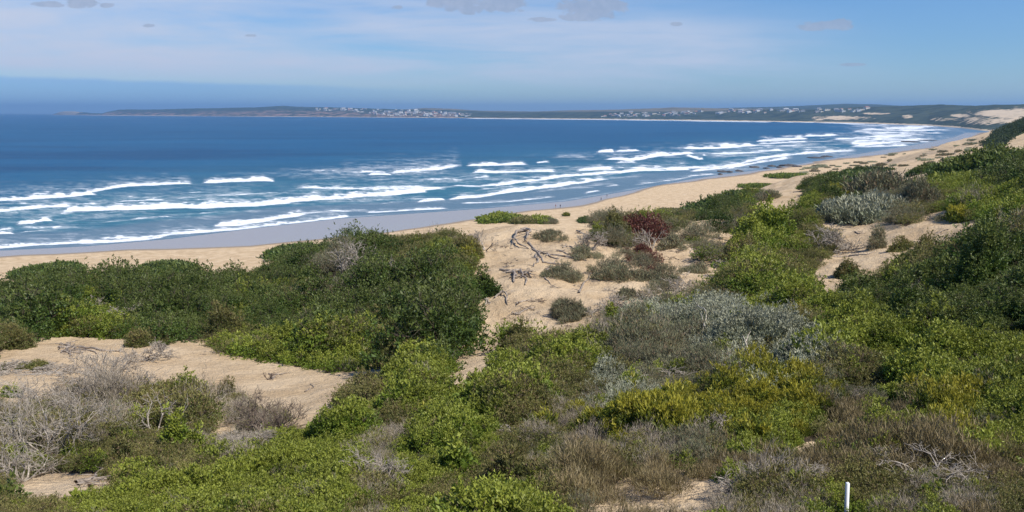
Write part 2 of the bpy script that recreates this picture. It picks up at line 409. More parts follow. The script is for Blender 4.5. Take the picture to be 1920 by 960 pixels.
M_BROWNWOOD = m_wood('brown_twig', (0.085, 0.06, 0.045), (0.21, 0.155, 0.115))
M_PALEWOOD = m_wood('pale_driftwood', (0.38, 0.32, 0.25), (0.62, 0.54, 0.43), 9.0)
M_ROOT = m_wood('weathered_root', (0.15, 0.115, 0.088), (0.40, 0.335, 0.27), 9.0)

# kinds of plant: leaf length, leaf width, upright share (0 = along the crown surface, 1 = up), curl, twig material, leaf material
K = {
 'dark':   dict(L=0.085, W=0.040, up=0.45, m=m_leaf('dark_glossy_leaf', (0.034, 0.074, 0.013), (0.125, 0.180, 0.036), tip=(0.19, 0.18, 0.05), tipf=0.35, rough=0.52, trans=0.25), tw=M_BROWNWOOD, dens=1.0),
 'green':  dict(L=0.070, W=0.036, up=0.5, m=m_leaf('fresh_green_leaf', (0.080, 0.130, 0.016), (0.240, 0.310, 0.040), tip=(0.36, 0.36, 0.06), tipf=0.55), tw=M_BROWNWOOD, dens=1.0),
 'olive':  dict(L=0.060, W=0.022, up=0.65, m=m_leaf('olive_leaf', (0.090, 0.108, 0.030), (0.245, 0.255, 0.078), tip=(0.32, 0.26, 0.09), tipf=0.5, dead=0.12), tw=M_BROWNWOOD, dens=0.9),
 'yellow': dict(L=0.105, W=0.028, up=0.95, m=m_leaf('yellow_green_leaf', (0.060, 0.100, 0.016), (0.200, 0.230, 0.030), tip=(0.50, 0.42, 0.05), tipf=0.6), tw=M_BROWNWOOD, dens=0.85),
 'silver': dict(L=0.060, W=0.018, up=0.7, m=m_leaf('silver_leaf', (0.170, 0.195, 0.112), (0.410, 0.435, 0.295), tip=(0.60, 0.57, 0.43), tipf=0.45, rough=0.8, trans=0.15), tw=M_GREYWOOD, dens=1.0),
 'grey':   dict(L=0.100, W=0.013, up=0.85, m=m_leaf('grey_needle_leaf', (0.115, 0.120, 0.065), (0.310, 0.300, 0.180), rough=0.8, dead=0.25, trans=0.15), tw=M_GREYWOOD, dens=1.0),
 'red':    dict(L=0.060, W=0.024, up=0.6, m=m_leaf('red_brown_leaf', (0.120, 0.045, 0.035), (0.270, 0.095, 0.070), dead=0.2), tw=M_BROWNWOOD, dens=0.9),
 'brown':  dict(L=0.180, W=0.014, up=1.0, m=m_leaf('brown_reed_blade', (0.115, 0.092, 0.040), (0.290, 0.235, 0.115), tip=(0.30, 0.22, 0.12), tipf=0.5, trans=0.15), tw=M_BROWNWOOD, dens=0.55),
 'drytwig':dict(L=0.190, W=0.009, up=0.9, m=m_leaf('dry_twig_spray', (0.160, 0.125, 0.088), (0.46, 0.39, 0.29), rough=0.9, trans=0.0), tw=M_GREYWOOD, dens=0.75),
 'far':    dict(L=0.300, W=0.200, up=0.4, m=m_leaf('far_scrub_leaf', (0.030, 0.055, 0.022), (0.080, 0.110, 0.040)), tw=M_BROWNWOOD, dens=1.0),
}

def leaves(P, N, L, W, up, g, hval):
    """one bent two-triangle blade per point"""
    q = 7; m_ = max(4, len(P) // q); sel = g.permutation(len(P))[:m_]
    ax = N[sel] + g.normal(size=(m_, 3)) * 0.35 + np.array([0, 0, 0.5 * min(up, 1)]); ax /= np.linalg.norm(ax, axis=1)[:, None]
    P = np.repeat(P[sel], q, 0) + np.repeat(ax, q, 0) * (L * 1.1 * g.random(m_ * q))[:, None] + g.normal(size=(m_ * q, 3)) * L * 0.22
    N = np.repeat(ax, q, 0); hval = np.repeat(hval[sel], q)
    tone = np.repeat(g.normal(size=m_) * 0.22, q)
    n = len(P)
    D = g.normal(size=(n, 3)); D /= np.linalg.norm(D, axis=1)[:, None]
    D = D * 0.85 + N * 0.55 + np.array([0, 0, 1.0]) * up
    D /= np.linalg.norm(D, axis=1)[:, None]
    S = np.cross(D, g.normal(size=(n, 3)) + N * 0.2); S /= np.maximum(np.linalg.norm(S, axis=1), 1e-6)[:, None]
    B = np.cross(S, D)
    l = (L * g.uniform(0.6, 1.3, n))[:, None]; w_ = (W * g.uniform(0.7, 1.25, n))[:, None]
    mid = P + D * l * 0.45 + B * l * 0.08
    v = np.stack([P, mid + S * w_ * 0.5, P + D * l - B * l * 0.06, mid - S * w_ * 0.5], 1)
    f = np.arange(n * 4).reshape(n, 4)
    val = np.repeat(np.clip(g.random(n) * 0.75 + 0.12 + tone, 0, 1), 4); hh = np.repeat(hval, 4)
    return v.reshape(-1, 3), f, val, hh

def lobe_points(g, n, r, h, rough=0.35):
    """points on and just inside a lumpy half-ellipsoid shell, with outward normals; r horizontal radius, h height"""
    d = g.normal(size=(n, 3)); d[:, 2] = np.abs(d[:, 2]) * 1.05 - 0.12
    d /= np.linalg.norm(d, axis=1)[:, None]
    az = np.arctan2(d[:, 1], d[:, 0]); el = d[:, 2]
    o = g.random(2) * 50
    lump = 1 + rough * 2 * (vnoise(az * 1.9 + o[0] + 9, el * 3.1 + o[1] + 9) - 0.5) + rough * 1.3 * (vnoise(az * 5.7 + o[1] + 40, el * 8 + o[0]) - 0.5)
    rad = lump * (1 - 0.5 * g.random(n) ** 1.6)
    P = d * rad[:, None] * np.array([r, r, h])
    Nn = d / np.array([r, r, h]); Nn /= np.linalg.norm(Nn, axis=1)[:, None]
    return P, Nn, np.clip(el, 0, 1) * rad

def tube(paths, sides=3):
    """paths: list of (pts (k,3), radii (k,)) -> verts, quads"""
    vs, fs, off = [], [], 0
    for pts, rad in paths:
        pts = np.asarray(pts, float); k = len(pts)
        T = np.gradient(pts, axis=0); T /= np.maximum(np.linalg.norm(T, axis=1), 1e-9)[:, None]
        ref = np.array([0.31, 0.83, 0.46]); S = np.cross(T, ref); S /= np.maximum(np.linalg.norm(S, axis=1), 1e-9)[:, None]
        B = np.cross(T, S); a = np.linspace(0, 2 * np.pi, sides, endpoint=False)
        ring = pts[:, None, :] + np.asarray(rad)[:, None, None] * (np.cos(a)[None, :, None] * S[:, None, :] + np.sin(a)[None, :, None] * B[:, None, :])
        vs.append(ring.reshape(-1, 3))
        i = np.arange(k - 1)[:, None] * sides + np.arange(sides)[None, :]
        j = np.arange(k - 1)[:, None] * sides + (np.arange(sides)[None, :] + 1) % sides
        fs.append((np.stack([i, j, j + sides, i + sides], -1) + off).reshape(-1, 4)); off += k * sides
    return np.concatenate(vs), np.concatenate(fs)

def twig_paths(g, height, spread, r0, n_stem=5, depth=4, lean=(0, 0), kids=4, curl=0.35):
    out = []
    def grow(p, d, L, r, lev):
        k = 4; pts = [p]; dd = d
        for _ in range(k - 1):
            dd = dd + g.normal(size=3) * curl * 0.5; dd /= np.linalg.norm(dd)
            pts.append(pts[-1] + dd * L / (k - 1))
        rr = r * np.linspace(1, 0.45, k)
        out.append((np.array(pts), rr))
        if lev >= depth: return
        for _ in range(kids):
            t = g.uniform(0.35, 1.0); i = min(int(t * (k - 1)), k - 2); f = t * (k - 1) - i
            q = pts[i] * (1 - f) + pts[i + 1] * f
            nd = dd + g.normal(size=3) * 0.62 + np.array([0, 0, 0.12]); nd /= np.linalg.norm(nd)
            grow(q, nd, L * g.uniform(0.5, 0.82), max(r * 0.55, 0.0032), lev + 1)
    for s in range(n_stem):
        a = g.uniform(0, 2 * np.pi); d = np.array([math.cos(a) * spread + lean[0], math.sin(a) * spread + lean[1], 1.0]) + g.normal(size=3) * 0.15
        d /= np.linalg.norm(d)
        grow(np.array([math.cos(a), math.sin(a), 0]) * 0.05, d, height * 0.5, r0, 1)
    return out

# ================================================================== SETTING
# sand areas among the plants (photo outline projected on the ground); everything else near is overgrown
SANDS = [
 [(-40,676),(70,630),(200,634),(290,640),(305,662),(318,644),(390,634),(405,656),(470,670),(560,690),(640,700),(732,693),(745,725),(690,742),(640,756),(630,800),(605,838),(560,820),(520,790),(440,765),(400,770),(330,745),(296,740),(270,765),(180,765),(60,775),(-40,765)],
 [(375,755),(430,760),(450,825),(395,830)], [(10,905),(110,888),(225,893),(235,935),(120,955),(20,955)],
 [(838,446),(900,424),(1000,404),(1060,398),(1115,414),(1130,462),(1180,466),(1230,453),(1285,412),(1335,396),(1385,425),(1395,475),(1385,535),(1350,580),(1280,600),(1225,605),(1175,640),(1100,662),(1040,660),(940,650),(885,628),(868,560),(880,505),(880,470),(850,455)],
 [(880,622),(960,616),(955,690),(915,765),(810,760),(835,665)],
 [(1515,400),(1640,412),(1700,424),(1725,408),(1768,392),(1860,420),(1870,480),(1790,510),(1710,500),(1680,510),(1660,540),(1580,575),(1512,585),(1495,535),(1535,494),(1570,470),(1535,448)],
 [(1366,330),(1500,316),(1570,320),(1520,352),(1450,372),(1405,362)], [(1395,376),(1510,358),(1520,405),(1420,415)],
 [(1620,316),(1700,314),(1770,318),(1740,345),(1640,345)],
 [(1085,985),(1110,925),(1200,885),(1300,862),(1400,862),(1445,838),(1525,828),(1570,860),(1500,890),(1400,930),(1340,985)],
 [(1825,850),(1895,866),(1930,852),(1940,895),(1850,900)], [(1040,945),(1100,925),(1110,975),(1050,980)],
]
def is_sand(px, py, x, y):
    wob = 9.0; ax = px + fbm(x * 1.1, y * 1.1, 3) * 26 * np.clip(25 / y, 0.3, 1.6); ay = py + fbm(x * 1.1 + 40, y * 1.1, 3) * 16 * np.clip(25 / y, 0.3, 1.6)
    r = np.zeros(np.shape(px), bool)
    for p in SANDS: r |= inpoly(ax, ay, p)
    return r
GREENS = [[(1850,272),(1892,236),(1960,205),(2300,150),(2300,232),(1960,234),(1900,258),(1866,286)],
          [(1600,350),(1760,348),(1840,332),(1920,322),(2300,330),(2300,400),(1600,400)],
          [(1590,375),(1640,357),(1700,356),(1690,375)]]
NEARV = 128.0      # overgrown by default up to this depth

# ---- terrain
gpx, gpy = project(GX, GY, GH)
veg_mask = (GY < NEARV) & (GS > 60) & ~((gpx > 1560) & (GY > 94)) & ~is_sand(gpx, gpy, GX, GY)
green = np.zeros(GX.shape, bool)
for p in GREENS: green |= inpoly(gpx, gpy, p)
green &= (GY > 60) & (GS > 110)
WETLINE = [(-400,540),(0,483),(100,478),(240,468),(470,463),(560,454),(700,440),(760,430),(890,413),(1000,396),(1060,389),(1120,380),(1180,364),(1230,350),(1330,335),(1450,319),(1530,305),(1640,291),(1740,278),(1800,268)]
wl = np.interp(gpx, [p[0] for p in WETLINE], [p[1] for p in WETLINE])
wet = np.where(GY < 1450, np.clip((wl - gpy + fbm(GX / 40, GY / 40, 3) * 7) / 9.0 + 0.40, 0, 1), np.clip(1 - GS / 60.0, 0, 1)) * (GS < 112)
verts = np.stack([GX, GY, GH], -1).reshape(-1, 3)
me = mesh_np('dune_terrain', verts, gridfaces(NV, NU)[:, ::1], [M_SAND], dict(wet=wet, litter=veg_mask.astype(float), slope_green=(green & (GY > NEARV)).astype(float), near=sstep(-GY, -140, -60)), smooth=True)
ter = obj('dune_terrain', me); ter['kind'] = 'structure'

# ---- sea
SRX = np.arange(-500, 2440, 4.0)
t1 = np.concatenate([np.geomspace(2.77, 12, 50)[:-1], np.arange(12, 340, 0.7)])
SPY = 210 + t1
kk = kdep(SPY); SY = CZ / kk
SXg, _ = world_xy(SRX[None, :], SPY[:, None], SY[:, None])
SYg = np.repeat(SY[:, None], len(SRX), 1)
PXg = np.repeat(SRX[None, :], len(SPY), 0); PYg = np.repeat(SPY[:, None], len(SRX), 1)
ss = -shore_dist(SXg, SYg)                          # seaward distance
foam = np.zeros(SXg.shape); crest = np.zeros(SXg.shape)
wobx = fbm(PXg / 55, PYg / 9, 4)
wobf = fbm(PXg / 14, PYg / 5, 4)
CRESTS = [  # (photo polyline of the wave front, white thickness px, strength, trailing length px)
 ([(-300,392),(0,378),(60,374),(140,369),(175,365)], 7, 1.0, 10), ([(170,362),(230,352),(300,348),(355,345)], 6, .9, 7), ([(385,343),(440,343),(510,341)], 7, 1.0, 4),
 ([(-200,404),(0,399),(80,390),(130,388)], 5, .95, 9), ([(120,398),(250,394),(400,391),(500,386),(600,376),(700,368),(795,361)], 8, 1.0, 12),
 ([(230,383),(320,374),(400,368),(480,366)], 4, .55, 16),
 ([(560,353),(660,355),(760,354),(830,356)], 4, .8, 5), ([(35,421),(60,420),(94,414)], 6, 1.0, 4), ([(0,440),(20,439)], 4, .9, 4), ([(0,433),(22,430)], 3, .8, 2),
 ([(405,424),(450,422),(500,416),(570,403)], 7, 1.0, 4), ([(210,446),(260,447),(330,438),(400,433)], 4, .8, 6),
 ([(-300,492),(0,466),(90,460),(180,456),(280,449),(320,441),(420,434),(500,428),(560,420),(650,407)], 6, .95, 8),
 ([(560,402),(620,398),(690,396)], 3, .7, 2), ([(690,399),(760,396),(835,391)], 3, .9, 3),
 ([(694,329),(730,328)], 4, .95, 2), ([(735,326),(790,321),(830,318),(860,313)], 6, .85, 12), ([(640,322),(700,318),(760,316),(850,317)], 4, .5, 12),
 ([(880,312),(930,311),(985,309)], 5, 1.0, 3), ([(1010,306),(1025,305)], 3, .9, 2), ([(890,324),(960,324),(1038,322)], 4, .9, 5), ([(640,369),(720,369),(795,361)], 4, .9, 7),
 ([(785,380),(830,376)], 4, 1.0, 2), ([(720,368),(780,359),(832,355)], 3, .75, 4), ([(850,350),(900,351),(940,348)], 3, .8, 3), ([(890,334),(915,333)], 3, .8, 2),
 ([(845,375),(900,371),(950,363),(1010,355),(1080,345),(1135,337)], 6, 1.0, 5), ([(930,350),(1000,342),(1060,333),(1140,326),(1210,322),(1290,319)], 6, .95, 8),
 ([(870,382),(960,378),(1038,370)], 2, .75, 2), ([(1000,362),(1080,352),(1150,345)], 2, .5, 3),
 ([(1085,322),(1120,320),(1150,318)], 6, .95, 5), ([(1180,317),(1250,317),(1350,315)], 4, .8, 4),
 ([(1125,286),(1147,286)], 5, 1.0, 2), ([(1160,285),(1195,284)], 5, 1.0, 2), ([(1140,300),(1180,302),(1230,294),(1300,289)], 5, .95, 8), ([(1240,288),(1245,288)],3,.8,2),
 ([(1160,306),(1188,305)], 3, .8, 2), ([(1286,280),(1340,279),(1414,274)], 6, 1.0, 4), ([(1290,293),(1320,292),(1315,301)], 4, .9, 3), ([(1330,290),(1400,288),(1470,283)], 5, .75, 8),
 ([(1422,265),(1460,264),(1510,261)], 5, 1.0, 3), ([(1420,270),(1470,269),(1515,267)], 3, .8, 4), ([(1512,256),(1540,257),(1568,255)], 4, 1.0, 2), ([(1568,262),(1600,261)],3,.8,3),
 ([(1360,318),(1420,307),(1480,297)], 6, .8, 8), ([(1300,322),(1350,317),(1400,305),(1440,296),(1520,288),(1600,284)], 4, .9, 6), ([(1605,265),(1625,265)], 3, .9, 2),
 ([(1600,276),(1660,270),(1700,266)], 5, .9, 5), ([(1600,278),(1700,274)], 3, .8, 3), ([(1290,331),(1340,327)],2,.8,2),
 ([(1035,357),(1110,352)],1.5,.5,2), ([(1100,363),(1120,359)],2,.8,1), ([(1140,350),(1155,348)],2,.7,1),([(1195,346),(1270,337),(1300,331)],2,.7,3),
 ([(1440,228.5),(1500,229.5),(1560,231),(1620,233.5)], 1.6, 1.0, 1), ([(880,222.5),(1100,224.5),(1300,227)], 0.8, .9, 0.6), ([(1280,227),(1440,229.5)], 1.2, .9, 0.8),
]
g2 = np.random.default_rng(21)
for _ in range(60):   # the busy surf in the curve of the bay
    yy = g2.uniform(233, 273); x0 = 1590 + (yy - 233) * 0.2 + g2.uniform(0, 150) * (1 - (yy - 233) / 110); L = g2.uniform(20, 75)
    CRESTS.append(([(x0, yy), (x0 + L, yy - g2.uniform(-.3, 1.2))], g2.uniform(.8, 2.4), g2.uniform(.6, 1.0), g2.uniform(1, 3)))
for _ in range(26):
    yy = g2.uniform(262, 300); x0 = 1330 + g2.uniform(0, 260); L = g2.uniform(25, 80)
    CRESTS.append(([(x0, yy), (x0 + L, yy - g2.uniform(0, 3))], g2.uniform(.8, 2.0), g2.uniform(.5, .8), g2.uniform(2, 5)))
for _ in range(46):
    x0 = g2.uniform(-60, 1150); base_ = np.interp(x0, [0, 640, 1200], [452, 395, 335]); yy = base_ - g2.uniform(4, 70) * (1 - max(x0, 0) / 2600); L = g2.uniform(18, 90)
    CRESTS.append(([(x0, yy), (x0 + L, yy - L * g2.uniform(.02, .13))], g2.uniform(.6, 1.8), g2.uniform(.45, .8), g2.uniform(1, 5)))
tex = fbm(PXg / 22, PYg / 2.2, 4) + .6 * fbm(PXg / 6, PYg / 1.6, 3)
for pl, th, st, tr in CRESTS:
    pl = sorted(pl); xs = [p[0] for p in pl]; ys = [p[1] for p in pl]
    yc = np.interp(PXg, xs, ys) + wobx * min(5, th * 0.9)
    inx = (PXg > xs[0] - 6) & (PXg < xs[-1] + 6)
    endf = np.clip(np.minimum(PXg - xs[0] + 6, xs[-1] + 6 - PXg) / min(15.0, (xs[-1] - xs[0] + 12) * .2), 0, 1)
    tt = th * (0.80 + 0.2 * endf + wobf * 1.7) * endf ** 0.5
    dy = yc - PYg
    core = sstep(dy, -0.9, 0.5) * (1 - sstep(dy, tt * 0.35, tt * 1.45 + 0.6))
    trail = sstep(dy, 0, 1) * np.exp(-np.maximum(dy - tt, 0) / max(tr * 1.5, .3)) * np.clip(0.50 + 1.5 * tex, 0.05, .95)
    foam = np.maximum(foam, np.where(inx, np.maximum(core * st, trail * st) * endf ** 0.3, 0))
    crest = np.maximum(crest, np.where(inx, np.exp(-((dy - tt * .6) / (tt * .7 + 1)) ** 2) * st * endf, 0))
LACE = [(90,392,210,26,.34),(300,372,160,16,.30),(330,408,200,10,.2),(90,425,90,8,.34),(700,322,160,9,.42),(820,338,200,10,.32),(700,375,150,9,.3),(560,380,90,8,.25),(450,395,80,6,.2),
        (1050,330,150,10,.28),(1150,292,130,8,.33),(1330,288,140,10,.3),(1480,276,120,12,.34),(1650,258,110,16,.42),(1700,240,110,8,.45),(240,440,200,8,.2),(600,330,120,8,.22),(60,385,80,20,.3),
        (1380,315,60,9,.35),(1560,290,60,8,.3),(520,325,160,4,.16),(700,330,120,5,.25)]
for lx, ly, rx, ry, a in LACE:
    foam = np.maximum(foam, np.clip(1.0 + 2.4 * tex, .2, 2.6) * 1.15 * a * np.exp(-(((PXg - lx) / rx) ** 2 + ((PYg - ly) / ry) ** 2)) * (1 + 1.4 * fbm(PXg / 30, PYg / 4, 4)))
foam = foam * sstep(ss, -2, 2)
edge = np.exp(-((ss - 2.5) / 2.5) ** 2) * 0.62; foam = np.maximum(foam, edge * (0.5 + fbm(SXg / 30, SYg / 30, 3)))
hgt = crest * np.clip(0.75 - SYg / 6000, 0.2, .75) * sstep(ss, 5, 60) + 0.28 * fbm(SXg / 60 + SYg / 300, SYg / 16, 4) * sstep(ss, 30, 150) * sstep(-SYg, -2500, -800)
sz = hgt * 0.8 + 0.012
film = 1 - sstep(ss + 60 * fbm(SXg / 90, SYg / 90, 3), 10, 75)
shoal = 1 - sstep(PYg + (PXg - 600) * -0.012 + 30 * fbm(PXg / 300, PYg / 60, 3), 372, 268)
shoal = 0.03 + 0.97 * sstep(PYg + 30 * fbm(PXg / 300, PYg / 40, 3) + (PXg - 300) * 0.055, 290, 385)
sea = mesh_np('sea', np.stack([SXg, SYg, sz], -1).reshape(-1, 3), gridfaces(len(SPY), len(SRX)), [M_SEA],
              dict(foam=foam, shoal=shoal, film=film, dist=sstep(SYg, 500, 1500)), smooth=True)
sea_o = obj('sea', sea); sea_o['kind'] = 'structure'

# ---- land across the bay: one sheet per range of hills, from its own shore over the crest and down again
FARSHORE = [(60,215.2),(200,216.6),(480,218.6),(640,219.6),(880,221.5),(1000,222.5),(1200,224.5),(1400,227.5),(1600,231),(1740,236),(1800,240.5),(1842,246),(1930,252),(2400,262)]
HGRID = []
def hill(name, sky, depth_add, width, x0, x1, base=None, dry=0.0, rockf=0.0, sandy=None, rough=1.0, nr=46, skirt=True, beach=110, step=2.5):
    pxs = np.arange(x0, x1 + .1, step)
    by = np.interp(pxs, [p[0] for p in (base or FARSHORE)], [p[1] for p in (base or FARSHORE)])
    Y0 = CZ / kdep(by)
    sy = np.interp(pxs, [p[0] for p in sky], [p[1] for p in sky])
    Yc = Y0 + np.interp(pxs, [p[0] for p in depth_add], [p[1] for p in depth_add]); 
    xc, zc = world_xy(pxs, sy, Yc)
    t = np.concatenate([[0, .012, .03], np.linspace(.06, 1, nr), 1 + np.linspace(.1, 1, 8)])[:, None]
    Yg = Y0 + (Yc - Y0) * np.minimum(t, 1) + np.maximum(t - 1, 0) * width
    sY = (Yg - Y0)
    up = sstep(sY, beach * 0.6, (Yc - Y0)) 
    up = 0.55 * np.clip((sY - beach * .6) / (Yc - Y0 - beach * .6), 0, 1) ** 0.75 + 0.45 * up
    down = 1 - sstep(t, 1.0, 2.0)
    Xg0, _ = world_xy(pxs[None, :], by[None, :], Yg)
    rel = fbm(Xg0 / 420 + 7, Yg / 420, 5) * 26 * rough * sstep(up, 0.02, .35) * (1 - 0.75 * sstep(t, .75, 1.0)) + fbm(Xg0 / 60, Yg / 60, 3) * 7 * rough * sstep(up, 0.02, .2)
    Z = -4 + 5.5 * sstep(sY, 0, 60) + (zc - 1.5) * up * down + rel * down
    Z = np.where(t > 1.99, -6, Z); Z = np.maximum(Z, np.where(sY > 60, 0.5, -6)) if False else Z
    ppx, ppy = project(Xg0, Yg, Z)
    sd = (1 - sstep(sY, 55, beach)) * 1.3
    for (lx, ly, rx, ry, a) in (sandy or []):
        sd = np.maximum(sd, a * np.exp(-(((ppx - lx) / rx) ** 2 + ((ppy - ly) / ry) ** 2) ** 2))
    sd = np.where(t > 1.3, 0, sd)
    nr_, nc_ = Z.shape
    me = mesh_np(name, np.stack([Xg0, Yg, Z], -1).reshape(-1, 3), gridfaces(nr_, nc_), [M_HILL], dict(sandy=sd, dry=np.full(Z.shape, 0.0) + dry * sstep(ppy, 213, 206), rock=rockf * (1 - sstep(up, .3, .75))), smooth=True)
    o = obj(name, me); o['kind'] = 'structure'
    HGRID.append((ppx, ppy, Xg0, Yg, Z, t + 0 * Z))
    return o
hill('headland', [(100,214.0),(108,211.5),(116,209),(135,208.6),(150,210),(175,212.0),(192,212.6),(202,209.5),(225,205.5),(300,205),(380,203),(480,201.5),(530,198.5),(560,200.2),(620,201),(680,203),(760,205),(840,206.5),(900,209),(960,212)],
     [(100,150),(190,200),(230,700),(480,1200),(960,1500)], 1500, 100, 960, rockf=1.0, sandy=[(128,211,26,4,1.0)], beach=60, rough=0.8)
hill('hill', [(700,210),(760,205),(800,202.5),(850,204),(900,207.5),(1000,209),(1060,207),(1160,205.5),(1220,203),(1262,201.4),(1300,202),(1360,203.5),(1440,204),(1560,206)],
     [(700,2600),(1560,2600)], 1500, 700, 1560, dry=0.9, rough=0.35, beach=160, sandy=None)
hill('hill', [(860,211.5),(960,211),(1060,210.5),(1120,210),(1180,209.5),(1240,211),(1300,210),(1360,207),(1450,205),(1560,206),(1640,209),(1720,214)],
     [(860,600),(1720,900)], 900, 860, 1700, rough=0.5, beach=120)
hill('hill', [(1250,206),(1350,202.5),(1440,200.5),(1500,198.5),(1580,194.5),(1640,195.5),(1690,198.5),(1800,203),(1900,206)],
     [(1250,4500),(1900,5500)], 1500, 1250, 1900, rough=0.3)
hill('hill', [(1400,216),(1480,208),(1560,204),(1620,201),(1680,198.6),(1760,196.4),(1830,197.8),(1880,196),(1930,194.8),(2100,190),(2400,170)],
     [(1400,500),(1600,900),(1920,1300),(2400,1500)], 1500, 1400, 2400, rough=0.75, nr=70, beach=90,
     sandy=[(1580,221,55,4.5,.85),(1640,213,30,2,.9),(1535,222,14,5,.7),(1702,219,12,4,.8),(1800,217,20,4,.95),(1772,224,34,4,.62),(1850,226,60,9,.72),(1875,212,60,8,1.0),(1900,222,40,12,.9),(1930,214,60,14,.9)])

# ================================================================== PLANTS
def spread_lobes(g, x, y, rx, ry, h, nl):
    L = [(x, y, min(rx, ry) * 0.55, h)]
    for i in range(nl - 1):
        a = g.uniform(0, 2 * np.pi); q = math.sqrt(g.uniform(0.08, 1))
        lx, ly = x + math.cos(a) * rx * q * 0.72, y + math.sin(a) * ry * q * 0.72
        L.append((lx, ly, min(rx, ry) * g.uniform(0.26, 0.46), h * (1 - 0.5 * q * q) * g.uniform(0.75, 1.1)))
    return L
def foliage_mesh(name, kind, lobes, origin, g, Yd, cover=3.0, maxn=16000):
    k = K[kind]; s = max(1.0, Yd / 26.0) ** 0.75
    L, Wd = k['L'] * s, k['W'] * s * (1.0 if k['W'] > 0.016 else 1.15)
    Vs, Fs, A1, A2, off = [], [], [], [], 0
    tot = sum(2 * np.pi * r * (r + h) * 0.6 for _, _, r, h in lobes)
    need = tot * cover * k['dens'] / (L * Wd * 0.5)
    f = min(1.0, maxn / need); sc2 = (1 / f) ** 0.5
    L *= sc2; Wd *= sc2
    for (x, y, r, h) in lobes:
        n = max(30, int(2 * np.pi * r * (r + h) * 0.6 * cover * k['dens'] / (L * Wd * 0.5)))
        P, N, el = lobe_points(g, n, r, h)
        wx, wy = x + P[:, 0], y + P[:, 1]
        gz = ground(wx, np.maximum(wy, 2.3))
        zc = float(ground(np.array([x]), np.array([max(y, 2.3)]))[0])
        base = 0.6 * gz + 0.4 * zc
        P = np.stack([wx, wy, np.maximum(base + P[:, 2] - 0.05, gz + 0.01)], 1) - np.array(origin)
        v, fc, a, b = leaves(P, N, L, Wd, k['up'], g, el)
        Vs.append(v); Fs.append(fc + off); A1.append(a); A2.append(b); off += len(v)
    return mesh_np(name, np.concatenate(Vs), np.concatenate(Fs), [k['m']], dict(v=np.concatenate(A1), h=np.concatenate(A2)))

SHR = 0; FOOT = []; DEADF = []
def shrub(kind, px, py, rx, ry, label, cat='shrub', hm=None, cover=3.0, name=None, twigs=True, group=None, maxn=16000, deepf=1.0):
    """px,py = middle of the crown in the photo, rx,ry its half sizes in photo pixels"""
    global SHR; SHR += 1
    g = np.random.default_rng(100 + SHR)
    p = hit(px, py + ry * 0.55)[0]; Yd = float(p[1])
    r = rx * Yd / F; vis = 2 * ry * Yd / F
    h = hm if hm else min(max(vis * (0.95 if Yd < 35 else 0.75), 0.25), r * 1.4 + 0.12)
    slope = float(kdep(py)); dep = min(max((vis - h * 0.8) / max(slope, 0.05) * 0.6, r * 0.55), r * 1.4) * deepf
    cy = Yd + dep * 0.25
    org = (float(p[0]), cy, float(ground(np.array([p[0]]), np.array([cy]))[0]))
    lobes = spread_lobes(g, org[0], cy, r, dep, h, max(3, min(16, int(3 + 2.6 * r))))
    if kind in ('grey', 'red') and Yd > 36 and py > 395 and h < 1.3:
        lobes[0] = (lobes[0][0], lobes[0][1], lobes[0][2] * .75, lobes[0][3])
        for _i in range(6):
            a_ = g.uniform(0, 6.28); q_ = g.uniform(.7, 1.35); lobes.append((org[0] + math.cos(a_) * r * q_, cy + math.sin(a_) * dep * q_, r * g.uniform(.12, .28), h * g.uniform(.2, .5)))
    FOOT.extend((l_[0], l_[1], l_[2]) for l_ in lobes)
    root = empty(name or 'shrub', org); tag(root, label, cat, group)
    obj('foliage', foliage_mesh('foliage', kind, lobes, org, g, Yd, cover, maxn), root)
    if twigs:
        paths = []
        for (lx, ly, lr, lh) in lobes[:9]:
            b = np.array([lx, ly, float(ground(np.array([lx]), np.array([ly]))[0])]) - np.array(org)
            for pts, rad in twig_paths(g, lh * 1.05, 0.75, max(0.012, 0.00035 * Yd), 3, 3, kids=3):
                paths.append((pts * np.array([lr / lh * 1.2 if lh > 0 else 1, lr / lh * 1.2 if lh > 0 else 1, 1]) * 0.95 + b, rad))
        v, f = tube(paths); obj('branches', mesh_np('branches', v, f, [K[kind]['tw']]), root)
    return root

